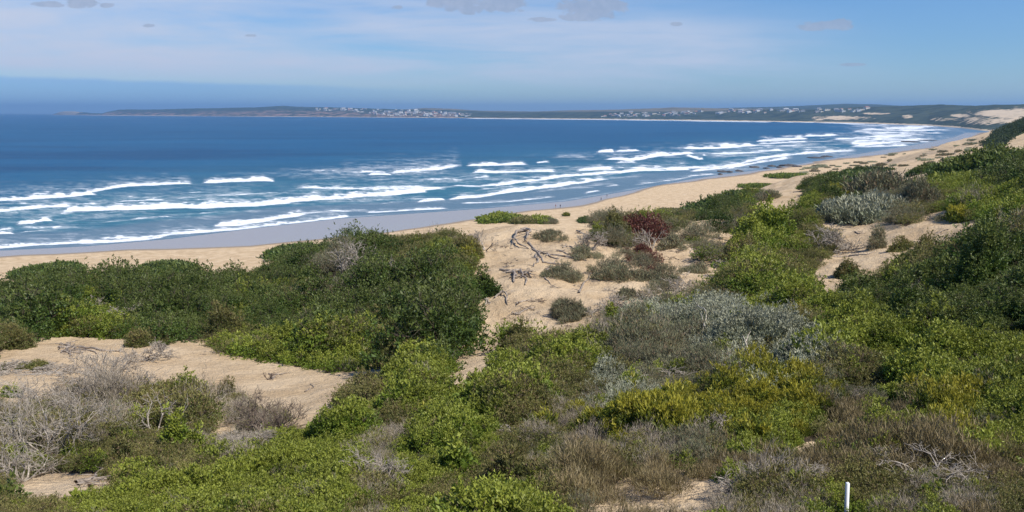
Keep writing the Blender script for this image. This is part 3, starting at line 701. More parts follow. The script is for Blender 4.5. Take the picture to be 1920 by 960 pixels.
def dead_shrub(px, py, rx, ry, label, lean=(0, 0), depth=5, stems=7, m=None, spread=0.9, r0=None, group=None, cat='dead shrub', kids=3, curl=.35, flat=1.0):
    global SHR; SHR += 1
    g = np.random.default_rng(500 + SHR)
    p = hit(px, py + ry * 0.7)[0]; Yd = float(p[1]); r = rx * Yd / F; h = 2 * ry * Yd / F * 0.85
    org = (float(p[0]), Yd, float(p[2]) - 0.03)
    DEADF.append((org[0], org[1], r))
    root = empty('dead_shrub', org); tag(root, label, cat, group)
    P = twig_paths(g, 1.0, spread, 1.0, stems, depth, lean, kids, curl)
    allp = np.concatenate([q for q, _ in P]); sx = np.percentile(np.abs(allp[:, 0]), 92); sy = np.percentile(np.abs(allp[:, 1]), 92); sz_ = np.percentile(allp[:, 2], 97)
    k = np.array([r / sx, r / sy * 0.9, h * flat / sz_])
    rr = r0 or max(0.022, 0.0009 * Yd); rmin = 0.00023 * Yd
    st, tw = [], []
    for i, (q, ra) in enumerate(P):
        q = q * k
        gz = ground(q[:, 0] + org[0], np.maximum(q[:, 1] + org[1], 2.3)) - org[2]
        q[:, 2] = np.maximum(q[:, 2], gz + 0.01)
        rad = np.maximum(np.minimum(ra * rr * (1 if ra[0] > .3 else 1.2), rr), rmin)
        (st if ra[0] > 0.5 else tw).append((q, rad))
    mm = m or M_GREYWOOD
    v, f = tube(st, 5); obj('stems', mesh_np('stems', v, f, [mm], smooth=True), root)
    v, f = tube(tw, 3); obj('twigs', mesh_np('twigs', v, f, [mm]), root)
    return root

# -- plants one can tell apart -------------------------------------------------
S = shrub; D = dead_shrub
# big silver bush right of centre and neighbours
S('silver', 1420, 640, 140, 66, 'big silver-grey shrub with pale leaves sloping down right of centre', hm=1.25, maxn=70000, cover=2.6)
S('silver', 1330, 585, 90, 34, 'silver shrub crest with pale flower heads, at the top of the big grey mound', hm=0.9, maxn=34000)
S('silver', 1390, 556, 40, 16, 'small rounded silver shrub topping the grey mound', hm=0.6)
S('grey', 1190, 630, 62, 44, 'grey twiggy shrub with a dark hollow on the left shoulder of the silver mound', hm=1.0, cover=1.8)
S('grey', 1250, 680, 90, 26, 'low matted grey-green shrub below the dark hollow in the silver mound', hm=.5, cover=1.8)
S('silver', 1490, 705, 50, 30, 'pale silver foot of the grey mound above the yellow bushes', hm=.6)
S('silver', 1140, 700, 50, 26, 'dull silver shrub left of the yellow-tipped bushes', hm=.5)
S('silver', 1250, 600, 45, 22, 'silver-green tuft on the upper left of the silver mound', hm=.7)
# yellow-green bushes in the foreground
for a in ((1370,720,40,24,'yellow-tipped bush with a bleached stick standing in its top'), (1425,712,34,22,'yellow-tipped bush right of the bleached stick'), (1490,715,42,26,'yellow-green bush at the right end of the yellow-tipped row'),
          (1340,760,42,30,'green-yellow bush below the bleached stick'), (1420,755,50,34,'broad yellow-green bush in the middle of the yellow-tipped row'), (1500,765,36,32,'upright yellow-green bush above the forked driftwood'),
          (1555,745,26,20,'small round green bush between the driftwood and the grey mound'), (1250,750,46,26,'leafy yellow bush at the left of the yellow-tipped row'), (1180,770,42,24,'yellow bush over grey stalks left of the yellow-tipped row'),
          (1300,790,44,24,'olive-yellow bush over the tangle of pale twigs'), (1410,815,40,36,'dense round green bush standing over the sand patch in the foreground'), (1110,800,48,26,'yellow-green bush over dry stalks in the lower centre'),
          (1030,800,40,24,'low yellow-green bush left of the dry stalks in the lower centre'), (1190,728,36,16,'small yellow-flecked bush under the grey-green mat')):
    S('yellow', *a, cover=2.8, maxn=9000)
S('yellow', 1720, 740, 56, 26, 'bright yellow-green bush over the brown reeds on the right', maxn=10000)
S('yellow', 1810, 770, 36, 36, 'yellow bush spilling down beside the brown reeds', maxn=9000)
S('yellow', 1850, 820, 26, 26, 'lower end of the yellow spill beside the bare sand at right', maxn=7000)
S('green', 1760, 935, 70, 24, 'low green bush at the bottom edge right of the white post', maxn=9000)
S('olive', 1885, 870, 40, 28, 'dark olive bush above the bottom right corner', maxn=9000)
S('green', 1500, 925, 60, 32, 'grey-green bush just left of the white post', maxn=9000)
S('olive', 1570, 870, 60, 22, 'sparse grey-green bush behind the white post', maxn=9000, cover=2)
# lower centre
S('green', 860, 870, 80, 40, 'green bush with yellow shoots low in the centre', maxn=14000)
S('yellow', 800, 810, 52, 30, 'bright green upright shoots above the grey twigs in lower centre', maxn=10000)
S('green', 900, 815, 50, 28, 'grassy light green bush in lower centre', maxn=10000)
S('olive', 960, 890, 75, 40, 'olive bush with grey twigs at the bottom centre', maxn=12000)
S('green', 650, 790, 56, 38, 'bright green bush at the foot of the sandy hollow', maxn=12000)
S('green', 720, 770, 40, 26, 'vivid green bush right of the sandy hollow', maxn=9000)
S('olive', 680, 735, 62, 30, 'brown-topped olive bush at the right edge of the sandy hollow', maxn=10000)
S('green', 540, 860, 60, 28, 'low bright green bush under the right dead shrub', maxn=10000)
S('green', 470, 900, 90, 26, 'spreading bright green bush along the bottom left', maxn=12000)
S('green', 140, 945, 60, 20, 'bright green bush at the bottom edge near the left corner', maxn=9000)
S('dark', 20, 935, 46, 30, 'dark green bush in the bottom left corner', maxn=9000)
S('green', 930, 710, 70, 34, 'green bush with yellow leaves at the centre below the sandy path', maxn=12000)
S('green', 1050, 690, 50, 40, 'dense green bush left of the silver mound', maxn=10000)
S('olive', 980, 640, 60, 30, 'olive-brown bush beside the narrow sandy path', maxn=10000)
S('green', 1150, 600, 26, 20, 'small bright green bush between bare sand and the silver mound')
S('green', 850, 740, 55, 30, 'green bush left of centre below the sandy path', maxn=10000)
# lower left
S('green', 345, 740, 58, 38, 'rounded yellowish green bush on the lower edge of the sandy hollow', hm=1.0, maxn=12000)
S('green', 330, 830, 62, 50, 'yellow-green bush in the middle of the dead branches', maxn=12000)
S('olive', 430, 735, 28, 22, 'small grey-green bush beside the reddish twigs in the hollow')
S('olive', 140, 830, 46, 50, 'olive bush in front of the big dead branches at left', maxn=10000)
S('olive', 230, 860, 56, 40, 'olive-green bush under the long bare branch', maxn=10000)
S('green', 25, 738, 34, 14, 'low green bush at the left edge below the dry mat')
S('olive', 70, 688, 46, 9, 'green creeper on the dry mat at the left edge')
S('olive', 20, 640, 44, 26, 'rounded olive bush at the left edge above the dry mat', hm=1.1)
S('green', 120, 622, 46, 14, 'low green bush at the upper edge of the sand on the left')
S('olive', 255, 640, 44, 20, 'olive bush behind the arching dead branches')
# left thicket: recognisable clumps
S('olive', 410, 615, 42, 38, 'tan dry-topped bush at the lower edge of the dark thicket', hm=1.6)
S('dark', 300, 500, 60, 24, 'dark green dome on the skyline of the left thicket against the beach', hm=1.8)
S('dark', 75, 505, 60, 20, 'dark green clump on the left end of the thicket against the beach', hm=1.6)
S('dark', 680, 455, 90, 34, 'darkest dense clump on the crest of the thicket against the surf', hm=2.2, maxn=20000)
S('dark', 560, 465, 70, 30, 'dark clump left of the thicket crest with spiky tips', hm=1.8, maxn=14000)
S('olive', 790, 450, 60, 22, 'olive-topped clump at the right end of the thicket crest', hm=1.5)
S('olive', 870, 470, 40, 26, 'yellowish leafy clump where the thicket meets the bare sand', hm=1.4)
S('yellow', 875, 490, 34, 18, 'golden-leaved bush in the thicket edge beside the bare sand', hm=1.2)
S('dark', 900, 540, 34, 36, 'green lobe of the thicket reaching on to the bare sand', hm=1.4)
S('green', 560, 640, 70, 30, 'mid-green clump low in the thicket above the sandy hollow', hm=1.3, maxn=14000)
S('olive', 780, 660, 40, 34, 'tan-grey bush at the thicket foot left of the sandy path', hm=1.2)
S('grey', 640, 475, 44, 40, 'grey bare-twigged patch in the upper part of the dark thicket', hm=1.9, cover=1.4)
# the small ridge with exposed sand
S('green', 938, 406, 40, 20, 'bright green bush on the dune top against the wet sand', hm=2.7)
S('olive', 985, 412, 30, 15, 'olive bush right of the bright dune-top bush', hm=2.0)
S('green', 1014, 410, 28, 16, 'green bush on the dune top left of the grey twiggy one', hm=2.5)
S('grey', 1028, 410, 20, 18, 'tall grey twiggy bush on the dune top left of the walkers', hm=1.6, cover=1.7)
S('grey', 1030, 440, 28, 20, 'round grey-green bush halfway up the bare sand face', hm=.6, cover=1.6)
S('dark', 1098, 408, 18, 16, 'small dark bush standing alone before the beach', hm=1.7)
S('yellow', 1060, 402, 8, 6, 'tiny yellow-green bush before the beach right of the walkers', hm=.5)
S('olive', 1152, 430, 32, 34, 'tall grey-green bush left of the red-brown one', hm=2.1)
S('green', 1120, 440, 24, 18, 'yellow-green bush beside the tall grey-green one', hm=1.0)
S('red', 1215, 430, 62, 30, 'large red-brown shrub on the dune shoulder', hm=1.5, cover=2)
S('red', 1205, 468, 24, 12, 'low red-brown shrub below the grey twigs', hm=.5)
S('grey', 1095, 470, 26, 22, 'grey scrubby bush at the right edge of the bare sand face', hm=.7, cover=1.5)
S('grey', 1262, 455, 22, 16, 'grey ball-shaped shrub on the sand between the red one and the roots', hm=.8)
S('grey', 1062, 510, 34, 24, 'round grey tussock among the exposed roots', hm=.75, cover=1.7)
S('grey', 1155, 505, 44, 28, 'large pale grey-green tussock in the middle of the sand', hm=.95, cover=2)
S('grey', 1232, 515, 36, 22, 'brownish low shrub right of the pale tussock', hm=.5, cover=2)
S('grey', 1055, 583, 46, 26, 'domed grey tussock at the foot of the sand face', hm=.7, cover=2.2)
S('grey', 1175, 550, 30, 14, 'grey twiggy mat on the sand below the pale tussock', hm=.4, cover=1.6)
S('green', 1450, 440, 60, 46, 'tall feathery green shrub right of the bare sand', hm=3.3, maxn=16000)
S('olive', 1400, 480, 46, 34, 'olive shrub on the lower left of the feathery green one', hm=1.5)
S('red', 1525, 412, 16, 14, 'small red shrub beside the feathery green one', hm=.7)
S('green', 1510, 460, 26, 28, 'yellow-green bush left of the arching dead shrub', hm=1.1)
S('olive', 1480, 500, 40, 22, 'olive bush above the right-hand sand strip', hm=1.0)
S('dark', 1340, 378, 62, 22, 'large smooth dark green dome against the beach', hm=2.9, maxn=16000)
S('olive', 1270, 395, 42, 16, 'olive bush left of the smooth dark dome', hm=1.1)
S('grey', 1440, 368, 30, 10, 'low grey bush on the small dune behind the dark dome', hm=.7)
S('green', 1425, 347, 34, 8, 'flat green mat on the small dune by the beach', hm=.7, deepf=.8)
S('green', 1480, 330, 40, 6, 'thin green mat on the dune crest by the beach', hm=.7)
S('dark', 1565, 340, 66, 16, 'dark green wind-cut bush on the dune crest', hm=1.7)
S('dark', 1630, 322, 40, 8, 'dark green mat topped by a streak of sand', hm=1.1)
S('yellow', 1565, 368, 40, 16, 'golden-topped bush left of the grey-green mound', hm=1.3)
S('green', 1525, 380, 26, 16, 'bright green bush at the foot of the golden-topped bush', hm=1.1)
S('grey', 1650, 360, 60, 30, 'dark grey knobbly shrub behind the smooth grey-green mound', hm=2.3, maxn=14000)
S('grey', 1720, 370, 36, 36, 'grey shrub at the right of the smooth grey-green mound', hm=2.2)
S('silver', 1640, 395, 105, 24, 'smooth wind-cut grey-green mound above the right-hand sand', hm=1.4, maxn=44000)
S('olive', 1740, 470, 46, 20, 'olive bush standing before the right-hand sand', hm=1.2)
S('olive', 1690, 462, 22, 16, 'small olive bush left of the sandy hollow on the right', hm=.8)
S('olive', 1800, 475, 26, 14, 'olive bush under the right end of the sandy hollow', hm=.8)
S('grey', 1643, 450, 18, 30, 'upright thin grey shrub in the right-hand sand', hm=1.6, cover=1.6)
S('olive', 1590, 510, 30, 18, 'sparse grey-green bush on the right-hand sand strip', hm=.9)
S('grey', 1762, 411, 8, 5, 'tiny dark tuft on the right-hand sand', hm=.35)
S('green', 1800, 345, 110, 24, 'broad light green slope bush under the dark hilltop thicket', hm=1.3, maxn=20000)
S('yellow', 1800, 405, 34, 14, 'yellow-leaved bush above the right end of the sand', hm=.9)
S('dark', 1860, 305, 80, 24, 'dark glossy thicket bush at the right edge against the sand slope', hm=2.6, maxn=22000)
S('dark', 1740, 318, 34, 10, 'dark bush at the left end of the hilltop thicket', hm=1.3)
# right slope
S('dark', 1850, 520, 90, 60, 'large glossy dark-leaved bush filling the right edge', hm=1.9, maxn=30000)
S('dark', 1700, 510, 50, 26, 'glossy dark bush in the upper part of the right slope', hm=1.1, maxn=16000)
S('dark', 1590, 560, 34, 26, 'glossy dark bush left of the bright right slope', hm=1.0, maxn=12000)
S('dark', 1690, 590, 56, 34, 'glossy bush above the black gap on the right slope', hm=1.3, maxn=16000)
S('green', 1460, 550, 46, 22, 'vivid green bush right above the silver mound', hm=.9, maxn=12000)
S('green', 1740, 560, 34, 22, 'bright green bush left of the large glossy one', hm=.9, maxn=9000)
S('yellow', 1500, 600, 44, 16, 'yellow-flecked green bush beside the silver mound', hm=.6, maxn=9000)

# dead shrubs
D(110, 800, 130, 90, 'large silver-grey dead shrub with arching bare branches at the left edge', lean=(-.25, 0), stems=9)
D(235, 720, 75, 60, 'bare grey dead shrub rising into the sandy hollow on the left', lean=(.2, 0), stems=9)
D(160, 745, 60, 42, 'tangled grey dead shrub between the two larger dead ones at left', stems=8)
D(290, 790, 70, 46, 'thin dead branches reaching over the yellow-green bush', lean=(.5, 0), stems=5, depth=4)
D(40, 870, 60, 50, 'dead grey branches leaning at the left edge over the lowest sand patch', lean=(-.4, .1), stems=6)
D(505, 790, 62, 46, 'brown-grey tangled dead shrub right of the hollow, low on the left', stems=11, m=M_BROWNWOOD)
D(470, 835, 60, 26, 'pale dead twigs under the brown-grey tangle', lean=(.5, 0), stems=6)
D(225, 600, 48, 20, 'fan of bleached dead branches in front of the dark thicket', lean=(.3, 0), stems=7)
D(172, 572, 18, 14, 'small spray of bleached twigs left of the bleached fan', stems=5, depth=4)
D(280, 660, 40, 20, 'dead grey twigs arching at the edge of the sandy hollow', lean=(.4, 0), stems=6)
D(645, 500, 50, 26, 'dead grey branches showing through the dark thicket', lean=(.3, 0), stems=7, flat=1.4)
D(745, 530, 24, 18, 'pale dead tuft in the middle of the dark thicket', stems=7, flat=1.5)
D(1560, 455, 44, 26, 'arching violet-grey dead shrub at the left of the right-hand sand', lean=(.5, 0), stems=12, spread=1.2)
D(1260, 710, 60, 18, 'pale bare twigs lying along the grey mound', lean=(-.4, 0), stems=6, depth=4)
D(1330, 800, 44, 26, 'spidery pale twigs beneath the yellow-tipped bushes', stems=8, spread=1.3)
D(960, 815, 50, 22, 'pinkish-grey dead twigs in lower centre', stems=8, spread=1.3)
D(1770, 895, 110, 34, 'sprawl of bleached twigs right of the white post', stems=11, spread=1.6, kids=3, curl=.5)
D(1680, 870, 60, 30, 'upright pale twigs behind the bleached sprawl', stems=8)
D(1220, 455, 30, 24, 'bare grey branches rising from the red-brown shrub', stems=6, depth=4)
D(910, 455, 24, 20, 'small grey dead shrub high on the bare sand face', stems=6, spread=1.2, depth=4)
D(1370, 505, 34, 20, 'grey dead twigs between the sand and the olive shrub', stems=7)
D(1240, 555, 40, 14, 'low grey dead twigs scattered on the lower sand', stems=8, spread=1.6, depth=4)
D(505, 705, 10, 10, 'tiny dark dead plant standing alone in the sandy hollow', stems=4, depth=3, m=M_BROWNWOOD)
D(700, 890, 60, 46, 'grey wispy dead shrub at the bottom left of centre', stems=10)
D(20, 690, 60, 10, 'flat mat of dry grey twigs on the sand at the left edge', stems=14, spread=3.0, kids=4, flat=.5)
D(100, 692, 40, 8, 'right end of the dry grey twig mat', stems=10, spread=3.0, flat=.5)
D(1480, 900, 70, 34, 'ashy grey dry shrub on the sand left of the white post', stems=14, spread=.7)
D(1390, 920, 50, 30, 'ashy dry shrub left of the taller ashy one', stems=12, spread=.7)
D(1585, 745, 30, 20, 'thin grey twigs between the grey mound and the brown reeds', stems=6)

D(195, 690, 70, 36, 'wispy bare grey shrub in the middle of the left sand', stems=8, depth=5, spread=1.1)
D(85, 745, 60, 30, 'low wispy grey shrub at the lower left of the left sand', stems=9, spread=1.2)
D(1130, 575, 44, 20, 'grey dead twigs between the pale tussock and the domed tussock', lean=(.4, 0), stems=8, spread=1.3)
D(1290, 535, 40, 16, 'tangle of dead twigs on the lower right of the bare sand', stems=9, spread=1.6)
D(1210, 590, 46, 14, 'dead brown twigs lying just above the silver mound', stems=9, spread=1.6, m=M_BROWNWOOD)
D(1325, 480, 26, 13, 'small dead twiggy plant near the long thin root', stems=7, spread=1.2)
D(1110, 455, 26, 20, 'dead grey branches below the tall grey-green bush', stems=8)
S('grey', 1310, 505, 30, 14, 'low grey-green shrub beside the tangle of dead twigs', hm=.5, cover=1.6)
S('grey', 1160, 415, 26, 12, 'low grey shrub on the skyline left of the red-brown one', hm=1.3)
S('olive', 1290, 400, 34, 16, 'olive bush joining the smooth dark dome on its left', hm=1.8)
S('green', 1390, 470, 40, 26, 'bright green bush at the right end of the bare sand', hm=1.5)

# -- dead wood on the sand
def wood(paths_px, label, thick=0.05, m=None, name='driftwood', lift=0.05, cat='driftwood', arch=0.0):
    """paths of photo pixels laid over the ground"""
    allp = []
    for pl in paths_px:
        pts = hit([p[0] for p in pl], [p[1] for p in pl])
        # resample with wobble
        n = max(6, len(pts) * 4); t = np.linspace(0, len(pts) - 1, n); idx = np.arange(len(pts))
        q = np.stack([np.interp(t, idx, pts[:, j]) for j in range(3)], 1)
        Yd = q[:, 1].mean(); wv = thick * 1.3
        q[:, 0] += np.convolve(rng.normal(size=n), [.3, .4, .3], 'same') * wv * 1.5; q[:, 1] += rng.normal(size=n) * wv * .8
        up = np.array([p[2] if len(p) > 2 else 0 for p in pl], float)
        q[:, 2] = ground(q[:, 0], q[:, 1]) + thick * 0.5 + np.interp(t, idx, up) + arch * np.sin(np.linspace(0, np.pi, n))
        rad = thick * (1.35 if Yd > 38 else 1.0) * np.linspace(1, .35, n) * rng.uniform(.68, 1.3, n)
        allp.append((q, rad))
        for _o in range(5 if thick > .03 else 2):
            i0 = int(rng.integers(1, n)); L_ = thick * rng.uniform(6, 16); dr = rng.normal(size=2); dr /= np.linalg.norm(dr)
            w_ = [q[i0]]
            for _s in range(5): dr = dr + rng.normal(size=2) * .5; dr /= np.linalg.norm(dr); w_.append(w_[-1] + np.array([dr[0], dr[1], 0]) * L_ / 5)
            w_ = np.array(w_); w_[:, 2] = np.linspace(q[i0, 2], float(ground(w_[-1:, 0], w_[-1:, 1])[0]) + thick * .3 + abs(rng.normal()) * L_ * .15, 6); w_[1:5, 2] += rng.random(4) * L_ * .08
            allp.append((w_, max(rad[i0] * .5, thick * .2) * np.linspace(1, .3, 6)))
    org = allp[0][0][0].copy()
    v, f = tube([(q - org, r) for q, r in allp], 7)
    o = obj(name, mesh_np(name, v, f, [m or M_ROOT], smooth=True), None, org); tag(o, label, cat); return o
wood([[(985,428),(968,440),(964,455),(972,462),(990,466)], [(982,432),(990,442),(984,452)]], 'curved thick root arching over the top of the bare sand face', .09, cat='root', name='exposed_root', arch=.25)
wood([[(990,455),(1008,475),(1018,492),(1040,495),(1070,498)], [(1000,468),(1025,476),(1045,486)], [(1003,478),(1008,492),(1002,500)]], 'long branching root running down the middle of the bare sand', .07, cat='root', name='exposed_root')
wood([[(938,508),(960,512),(975,508),(978,520),(984,534)], [(960,512),(957,530)], [(975,514),(993,520)]], 'dark gnarled driftwood lying beside the thicket edge', .085, arch=.12)
wood([[(926,560),(938,552),(948,553),(951,571)]], 'bent stick arching from the sand below the gnarled driftwood', .055, arch=.15, cat='stick')
wood([[(970,571),(985,566),(1000,560)], [(965,590),(985,584),(1000,576)]], 'two dark sticks lying on sand left of the domed tussock', .05, cat='stick')
wood([[(1025,478),(1060,481),(1100,490)], [(1030,500),(1024,520),(1030,532)]], 'root curving round the round grey tussock', .055, cat='root', name='exposed_root')
wood([[(1085,550),(1095,528),(1112,512)]], 'dark root curving down left of the pale tussock', .05, cat='root', name='exposed_root')
wood([[(1295,472),(1320,460),(1345,450),(1350,440)], [(1300,465),(1330,455)]], 'long thin root under the right edge of the bare sand', .05, cat='root', name='exposed_root')
wood([[(1045,470),(1065,478),(1085,472)], [(1055,465),(1070,462),(1080,470)]], 'dark roots below the round grey-green bush', .05, cat='root', name='exposed_root')
wood([[(1280,490),(1300,487),(1312,482)], [(1290,500),(1300,492)]], 'short dark root beneath the long thin root', .045, cat='root', name='exposed_root')
wood([[(1200,488),(1225,494),(1250,490)], [(1215,500),(1240,506)]], 'root lying below the low red-brown shrub', .04, cat='root', name='exposed_root')
wood([[(110,652),(150,651),(190,658),(235,661)], [(112,646),(140,655),(180,664)], [(118,660),(150,664)], [(125,655),(135,668)]], 'grey driftwood log of split pieces lying on the sand at left', .07)
wood([[(505,702),(520,704),(535,700)], [(508,712),(520,704)]], 'small black twisted driftwood in the sandy hollow', .04)
wood([[(570,735),(585,728),(582,720)]], 'little dark stick at the right of the sandy hollow', .03, cat='stick')
wood([[(1555,482),(1590,480),(1625,478),(1640,470)]], 'long root along the sand beneath the arching dead shrub', .05, cat='root', name='exposed_root')
wood([[(1600,436),(1612,438),(1625,436)]], 'short dark stick on the right-hand sand', .04, cat='stick')
wood([[(1755,440),(1765,434),(1778,431)], [(1750,446),(1765,440)]], 'forked dark stick in the sandy hollow on the right', .04, cat='stick')
wood([[(1500,800),(1485,785),(1480,775)], [(1488,795,.02),(1510,790,.1),(1525,770,.22),(1540,765,.3)], [(1498,805),(1480,803)], [(1508,788,.1),(1512,772,.2)]], 'bleached forked driftwood beneath the upright yellow-green bush', .022, M_PALEWOOD)
wood([[(1552,812),(1575,800),(1605,793,.06)], [(1560,808),(1580,806),(1600,800)], [(1572,800),(1577,786,.1)], [(1556,804),(1580,796),(1590,808)]], 'weathered split log stump lying in the brown reeds', .03, m_wood('split_log', (0.16, 0.13, 0.11), (0.42, 0.36, 0.29)))
wood([[(1750,770),(1772,774)]], 'short pale stick on top of the brown reeds at right', .03, M_PALEWOOD, cat='stick')
wood([[(1402,718,.55),(1396,700,.75),(1390,696,.85)], [(1396,702,.75),(1404,694,.9)]], 'bleached stick standing in the yellow-tipped bush', .014, M_PALEWOOD, cat='stick')
wood([[(1322,655,.75),(1318,635,.9),(1298,620,1.0)], [(1318,660,.7),(1312,640,.85)]], 'crooked white branch sticking up in the silver mound', .018, M_PALEWOOD, cat='stick')
wood([[(150,905),(175,895),(205,888)], [(145,912),(170,903),(215,898)], [(160,915),(180,910)]], 'bundle of grey driftwood sticks on the lowest sand patch at left', .035)
wood([[(1060,880),(1070,868),(1060,858)], [(1070,876),(1100,885)]], 'bent bleached branch beside the foreground sand', .016, M_PALEWOOD, cat='stick')
wood([[(970,948),(990,955),(1010,945)], [(985,950),(995,940)]], 'white curled branch near the bottom centre', .014, M_PALEWOOD, cat='stick')
wood([[(1000,812),(1010,795),(1030,785)], [(1002,825),(1003,812)]], 'grey bent stick beside the low yellow-green bush in the centre', .014, M_PALEWOOD, cat='stick')
wood([[(1120,448),(1150,452)], [(1080,432),(1110,446),(1100,452)]], 'dark roots on the dune shoulder left of the tall grey-green bush', .05, cat='root', name='exposed_root')
wood([[(905,575),(912,560),(906,545)], [(912,560),(918,570)]], 'pale bent branch hanging from the thicket edge on to the sand', .04, M_GREYWOOD, cat='stick')

# -- the massed scrub nobody could count: instanced clumps
PROTO = bpy.data.collections.new('clump_sources')
def proto(kind, r, h, cover, tag_, maxn):
    out = []
    for i in range(3):
        g = np.random.default_rng(hash((kind, tag_, i)) % 1000 if False else (sum(map(ord, kind + tag_)) * 7 + i))
        k = K[kind]; s = dict(a=0.85, b=1.25, c=2.4)[tag_]; L, Wd = k['L'] * s, k['W'] * s
        n = int(min(maxn, 2 * np.pi * r * (r + h) * 0.6 * cover * k['dens'] / (L * Wd * 0.5)))
        if kind == 'drytwig': n = int(n * .38)
        P, N, el = lobe_points(g, n, r, h, 0.42); P[:, 2] -= 0.12 * h
        v, f, a, b = leaves(P, N, L, Wd, k['up'], g, el)
        mi = np.zeros(len(f), int)
        tw = twig_paths(g, h * 1.35, 1.0, 0.011 * s, 7, 4, kids=3, curl=.5) if kind == 'drytwig' else twig_paths(g, h * 1.25, 0.8, 0.012 * s, 3, 3, kids=3); tv, tf = tube(tw)
        me = mesh_np('clump', np.concatenate([v, tv]), np.concatenate([f, tf + len(v)]), [k['m'], k['tw']], dict(v=np.concatenate([a, np.zeros(len(tv))]), h=np.concatenate([b, np.zeros(len(tv))])), matidx=np.concatenate([mi, np.ones(len(tf), int)]))
        o = bpy.data.objects.new('clump_%s_%s' % (kind, tag_), me); out.append(o)
    return out
# kind seeds over the picture: nearest (with noise) decides what grows there
SEEDS = [(1250,600,'silver'),(1350,580,'silver'),(1540,690,'silver'),(1450,650,'silver'),(1380,690,'silver'),(1320,610,'silver'),(1520,660,'silver'),(1480,625,'silver'),(1280,650,'grey'),(550,535,'olive'),(450,560,'green'),(820,560,'olive'),(180,585,'green'),(700,600,'olive'),(900,520,'olive'),(460,500,'olive'),(620,540,'grey'),(100,540,'dark'),(250,530,'dark'),(400,530,'dark'),(560,500,'dark'),(680,500,'dark'),(500,570,'dark'),(620,570,'dark'),(760,480,'olive'),(820,520,'dark'),(860,580,'dark'),(730,580,'dark'),
 (680,630,'green'),(780,600,'dark'),(500,630,'green'),(850,640,'dark'),(600,670,'green'),(720,680,'olive'),(60,590,'dark'),(150,620,'olive'),(300,620,'olive'),(420,600,'olive'),(30,650,'olive'),
 (330,600,'dark'),(640,440,'dark'),(860,450,'olive'),(700,550,'dark'),(610,500,'grey'),(400,560,'dark'),(380,510,'dark'),(560,600,'dark'),(840,490,'green'),
 (50,760,'drytwig'),(180,780,'drytwig'),(100,840,'drytwig'),(150,860,'olive'),(250,840,'olive'),(330,760,'olive'),(330,860,'olive'),(480,780,'drytwig'),(420,820,'drytwig'),(430,880,'green'),(300,920,'green'),
 (200,950,'green'),(60,950,'olive'),(560,840,'green'),(620,880,'green'),(680,930,'drytwig'),(560,930,'green'),(640,820,'green'),(700,840,'drytwig'),(740,760,'olive'),(780,710,'green'),(680,740,'olive'),
 (820,760,'green'),(900,740,'green'),(980,720,'green'),(1060,720,'olive'),(900,680,'green'),(1000,650,'olive'),(940,640,'olive'),(1100,660,'green'),(1080,760,'drytwig'),(960,770,'olive'),(880,800,'green'),
 (800,850,'green'),(860,920,'olive'),(780,950,'green'),(950,850,'olive'),(1000,900,'olive'),(940,950,'green'),(1060,840,'olive'),(1100,880,'brown'),(1040,820,'drytwig'),(1140,840,'drytwig'),(1220,830,'drytwig'),
 (1180,780,'yellow'),(1280,760,'yellow'),(1400,740,'yellow'),(1500,740,'yellow'),(1300,820,'grey'),(1350,850,'brown'),(1250,870,'brown'),(1180,920,'brown'),(1300,930,'brown'),(1450,800,'green'),(1440,850,'brown'),
 (1200,680,'grey'),(1300,640,'silver'),(1400,620,'silver'),(1480,680,'silver'),(1150,720,'silver'),(1220,620,'grey'),(1330,700,'grey'),(1130,640,'grey'),(1550,720,'grey'),
 (1600,760,'brown'),(1650,800,'brown'),(1720,820,'brown'),(1600,830,'brown'),(1700,760,'brown'),(1780,850,'brown'),(1650,850,'brown'),(1560,860,'brown'),(1620,730,'grey'),
 (1420,900,'drytwig'),(1480,930,'drytwig'),(1520,900,'olive'),(1560,940,'green'),(1650,900,'olive'),(1700,930,'drytwig'),(1750,940,'green'),(1820,900,'drytwig'),(1860,940,'brown'),(1900,900,'olive'),(1400,960,'drytwig'),(1640,950,'green'),
 (1450,560,'green'),(1560,580,'green'),(1500,610,'olive'),(1600,640,'green'),(1700,660,'green'),(1800,660,'green'),(1900,660,'green'),(1650,600,'green'),(1550,660,'green'),(1620,690,'olive'),(1720,720,'green'),(1830,730,'green'),(1900,760,'green'),
 (1750,600,'dark'),(1850,580,'dark'),(1900,520,'dark'),(1780,520,'dark'),(1680,530,'dark'),(1600,540,'dark'),(1850,470,'dark'),(1920,450,'olive'),(1750,490,'olive'),(1860,800,'green'),(1910,820,'green'),(1800,780,'yellow'),(1880,850,'brown'),
 (1650,520,'olive'),(1580,520,'green'),(1700,480,'olive'),(1800,460,'olive'),(1900,430,'green'),(1850,400,'green'),(1780,400,'olive'),(1750,430,'olive'),(1860,360,'green'),(1760,350,'green'),(1900,320,'dark'),(1800,310,'dark'),(1700,330,'olive'),
 (1600,400,'silver'),(1680,370,'grey'),(1560,380,'olive'),(1500,390,'green'),(1450,400,'olive'),(1400,400,'olive'),(1380,430,'grey'),(1450,450,'green'),(1480,490,'olive'),(1420,500,'green'),(1390,540,'olive'),(1320,560,'grey'),(1500,520,'olive'),
 (1560,340,'dark'),(1340,380,'dark'),(1260,400,'olive'),(1200,410,'olive'),(1150,430,'grey'),(1220,440,'red'),(1100,430,'grey'),(1040,405,'grey'),(980,405,'green'),(930,405,'green'),(1280,450,'grey'),(1550,440,'olive'),(1640,460,'grey'),(1430,350,'green')]
KL = ['dark', 'green', 'olive', 'yellow', 'silver', 'grey', 'red', 'brown', 'drytwig']
sxx = np.array([s[0] for s in SEEDS], float); syy = np.array([s[1] for s in SEEDS], float); skk = np.array([KL.index(s[2]) for s in SEEDS])
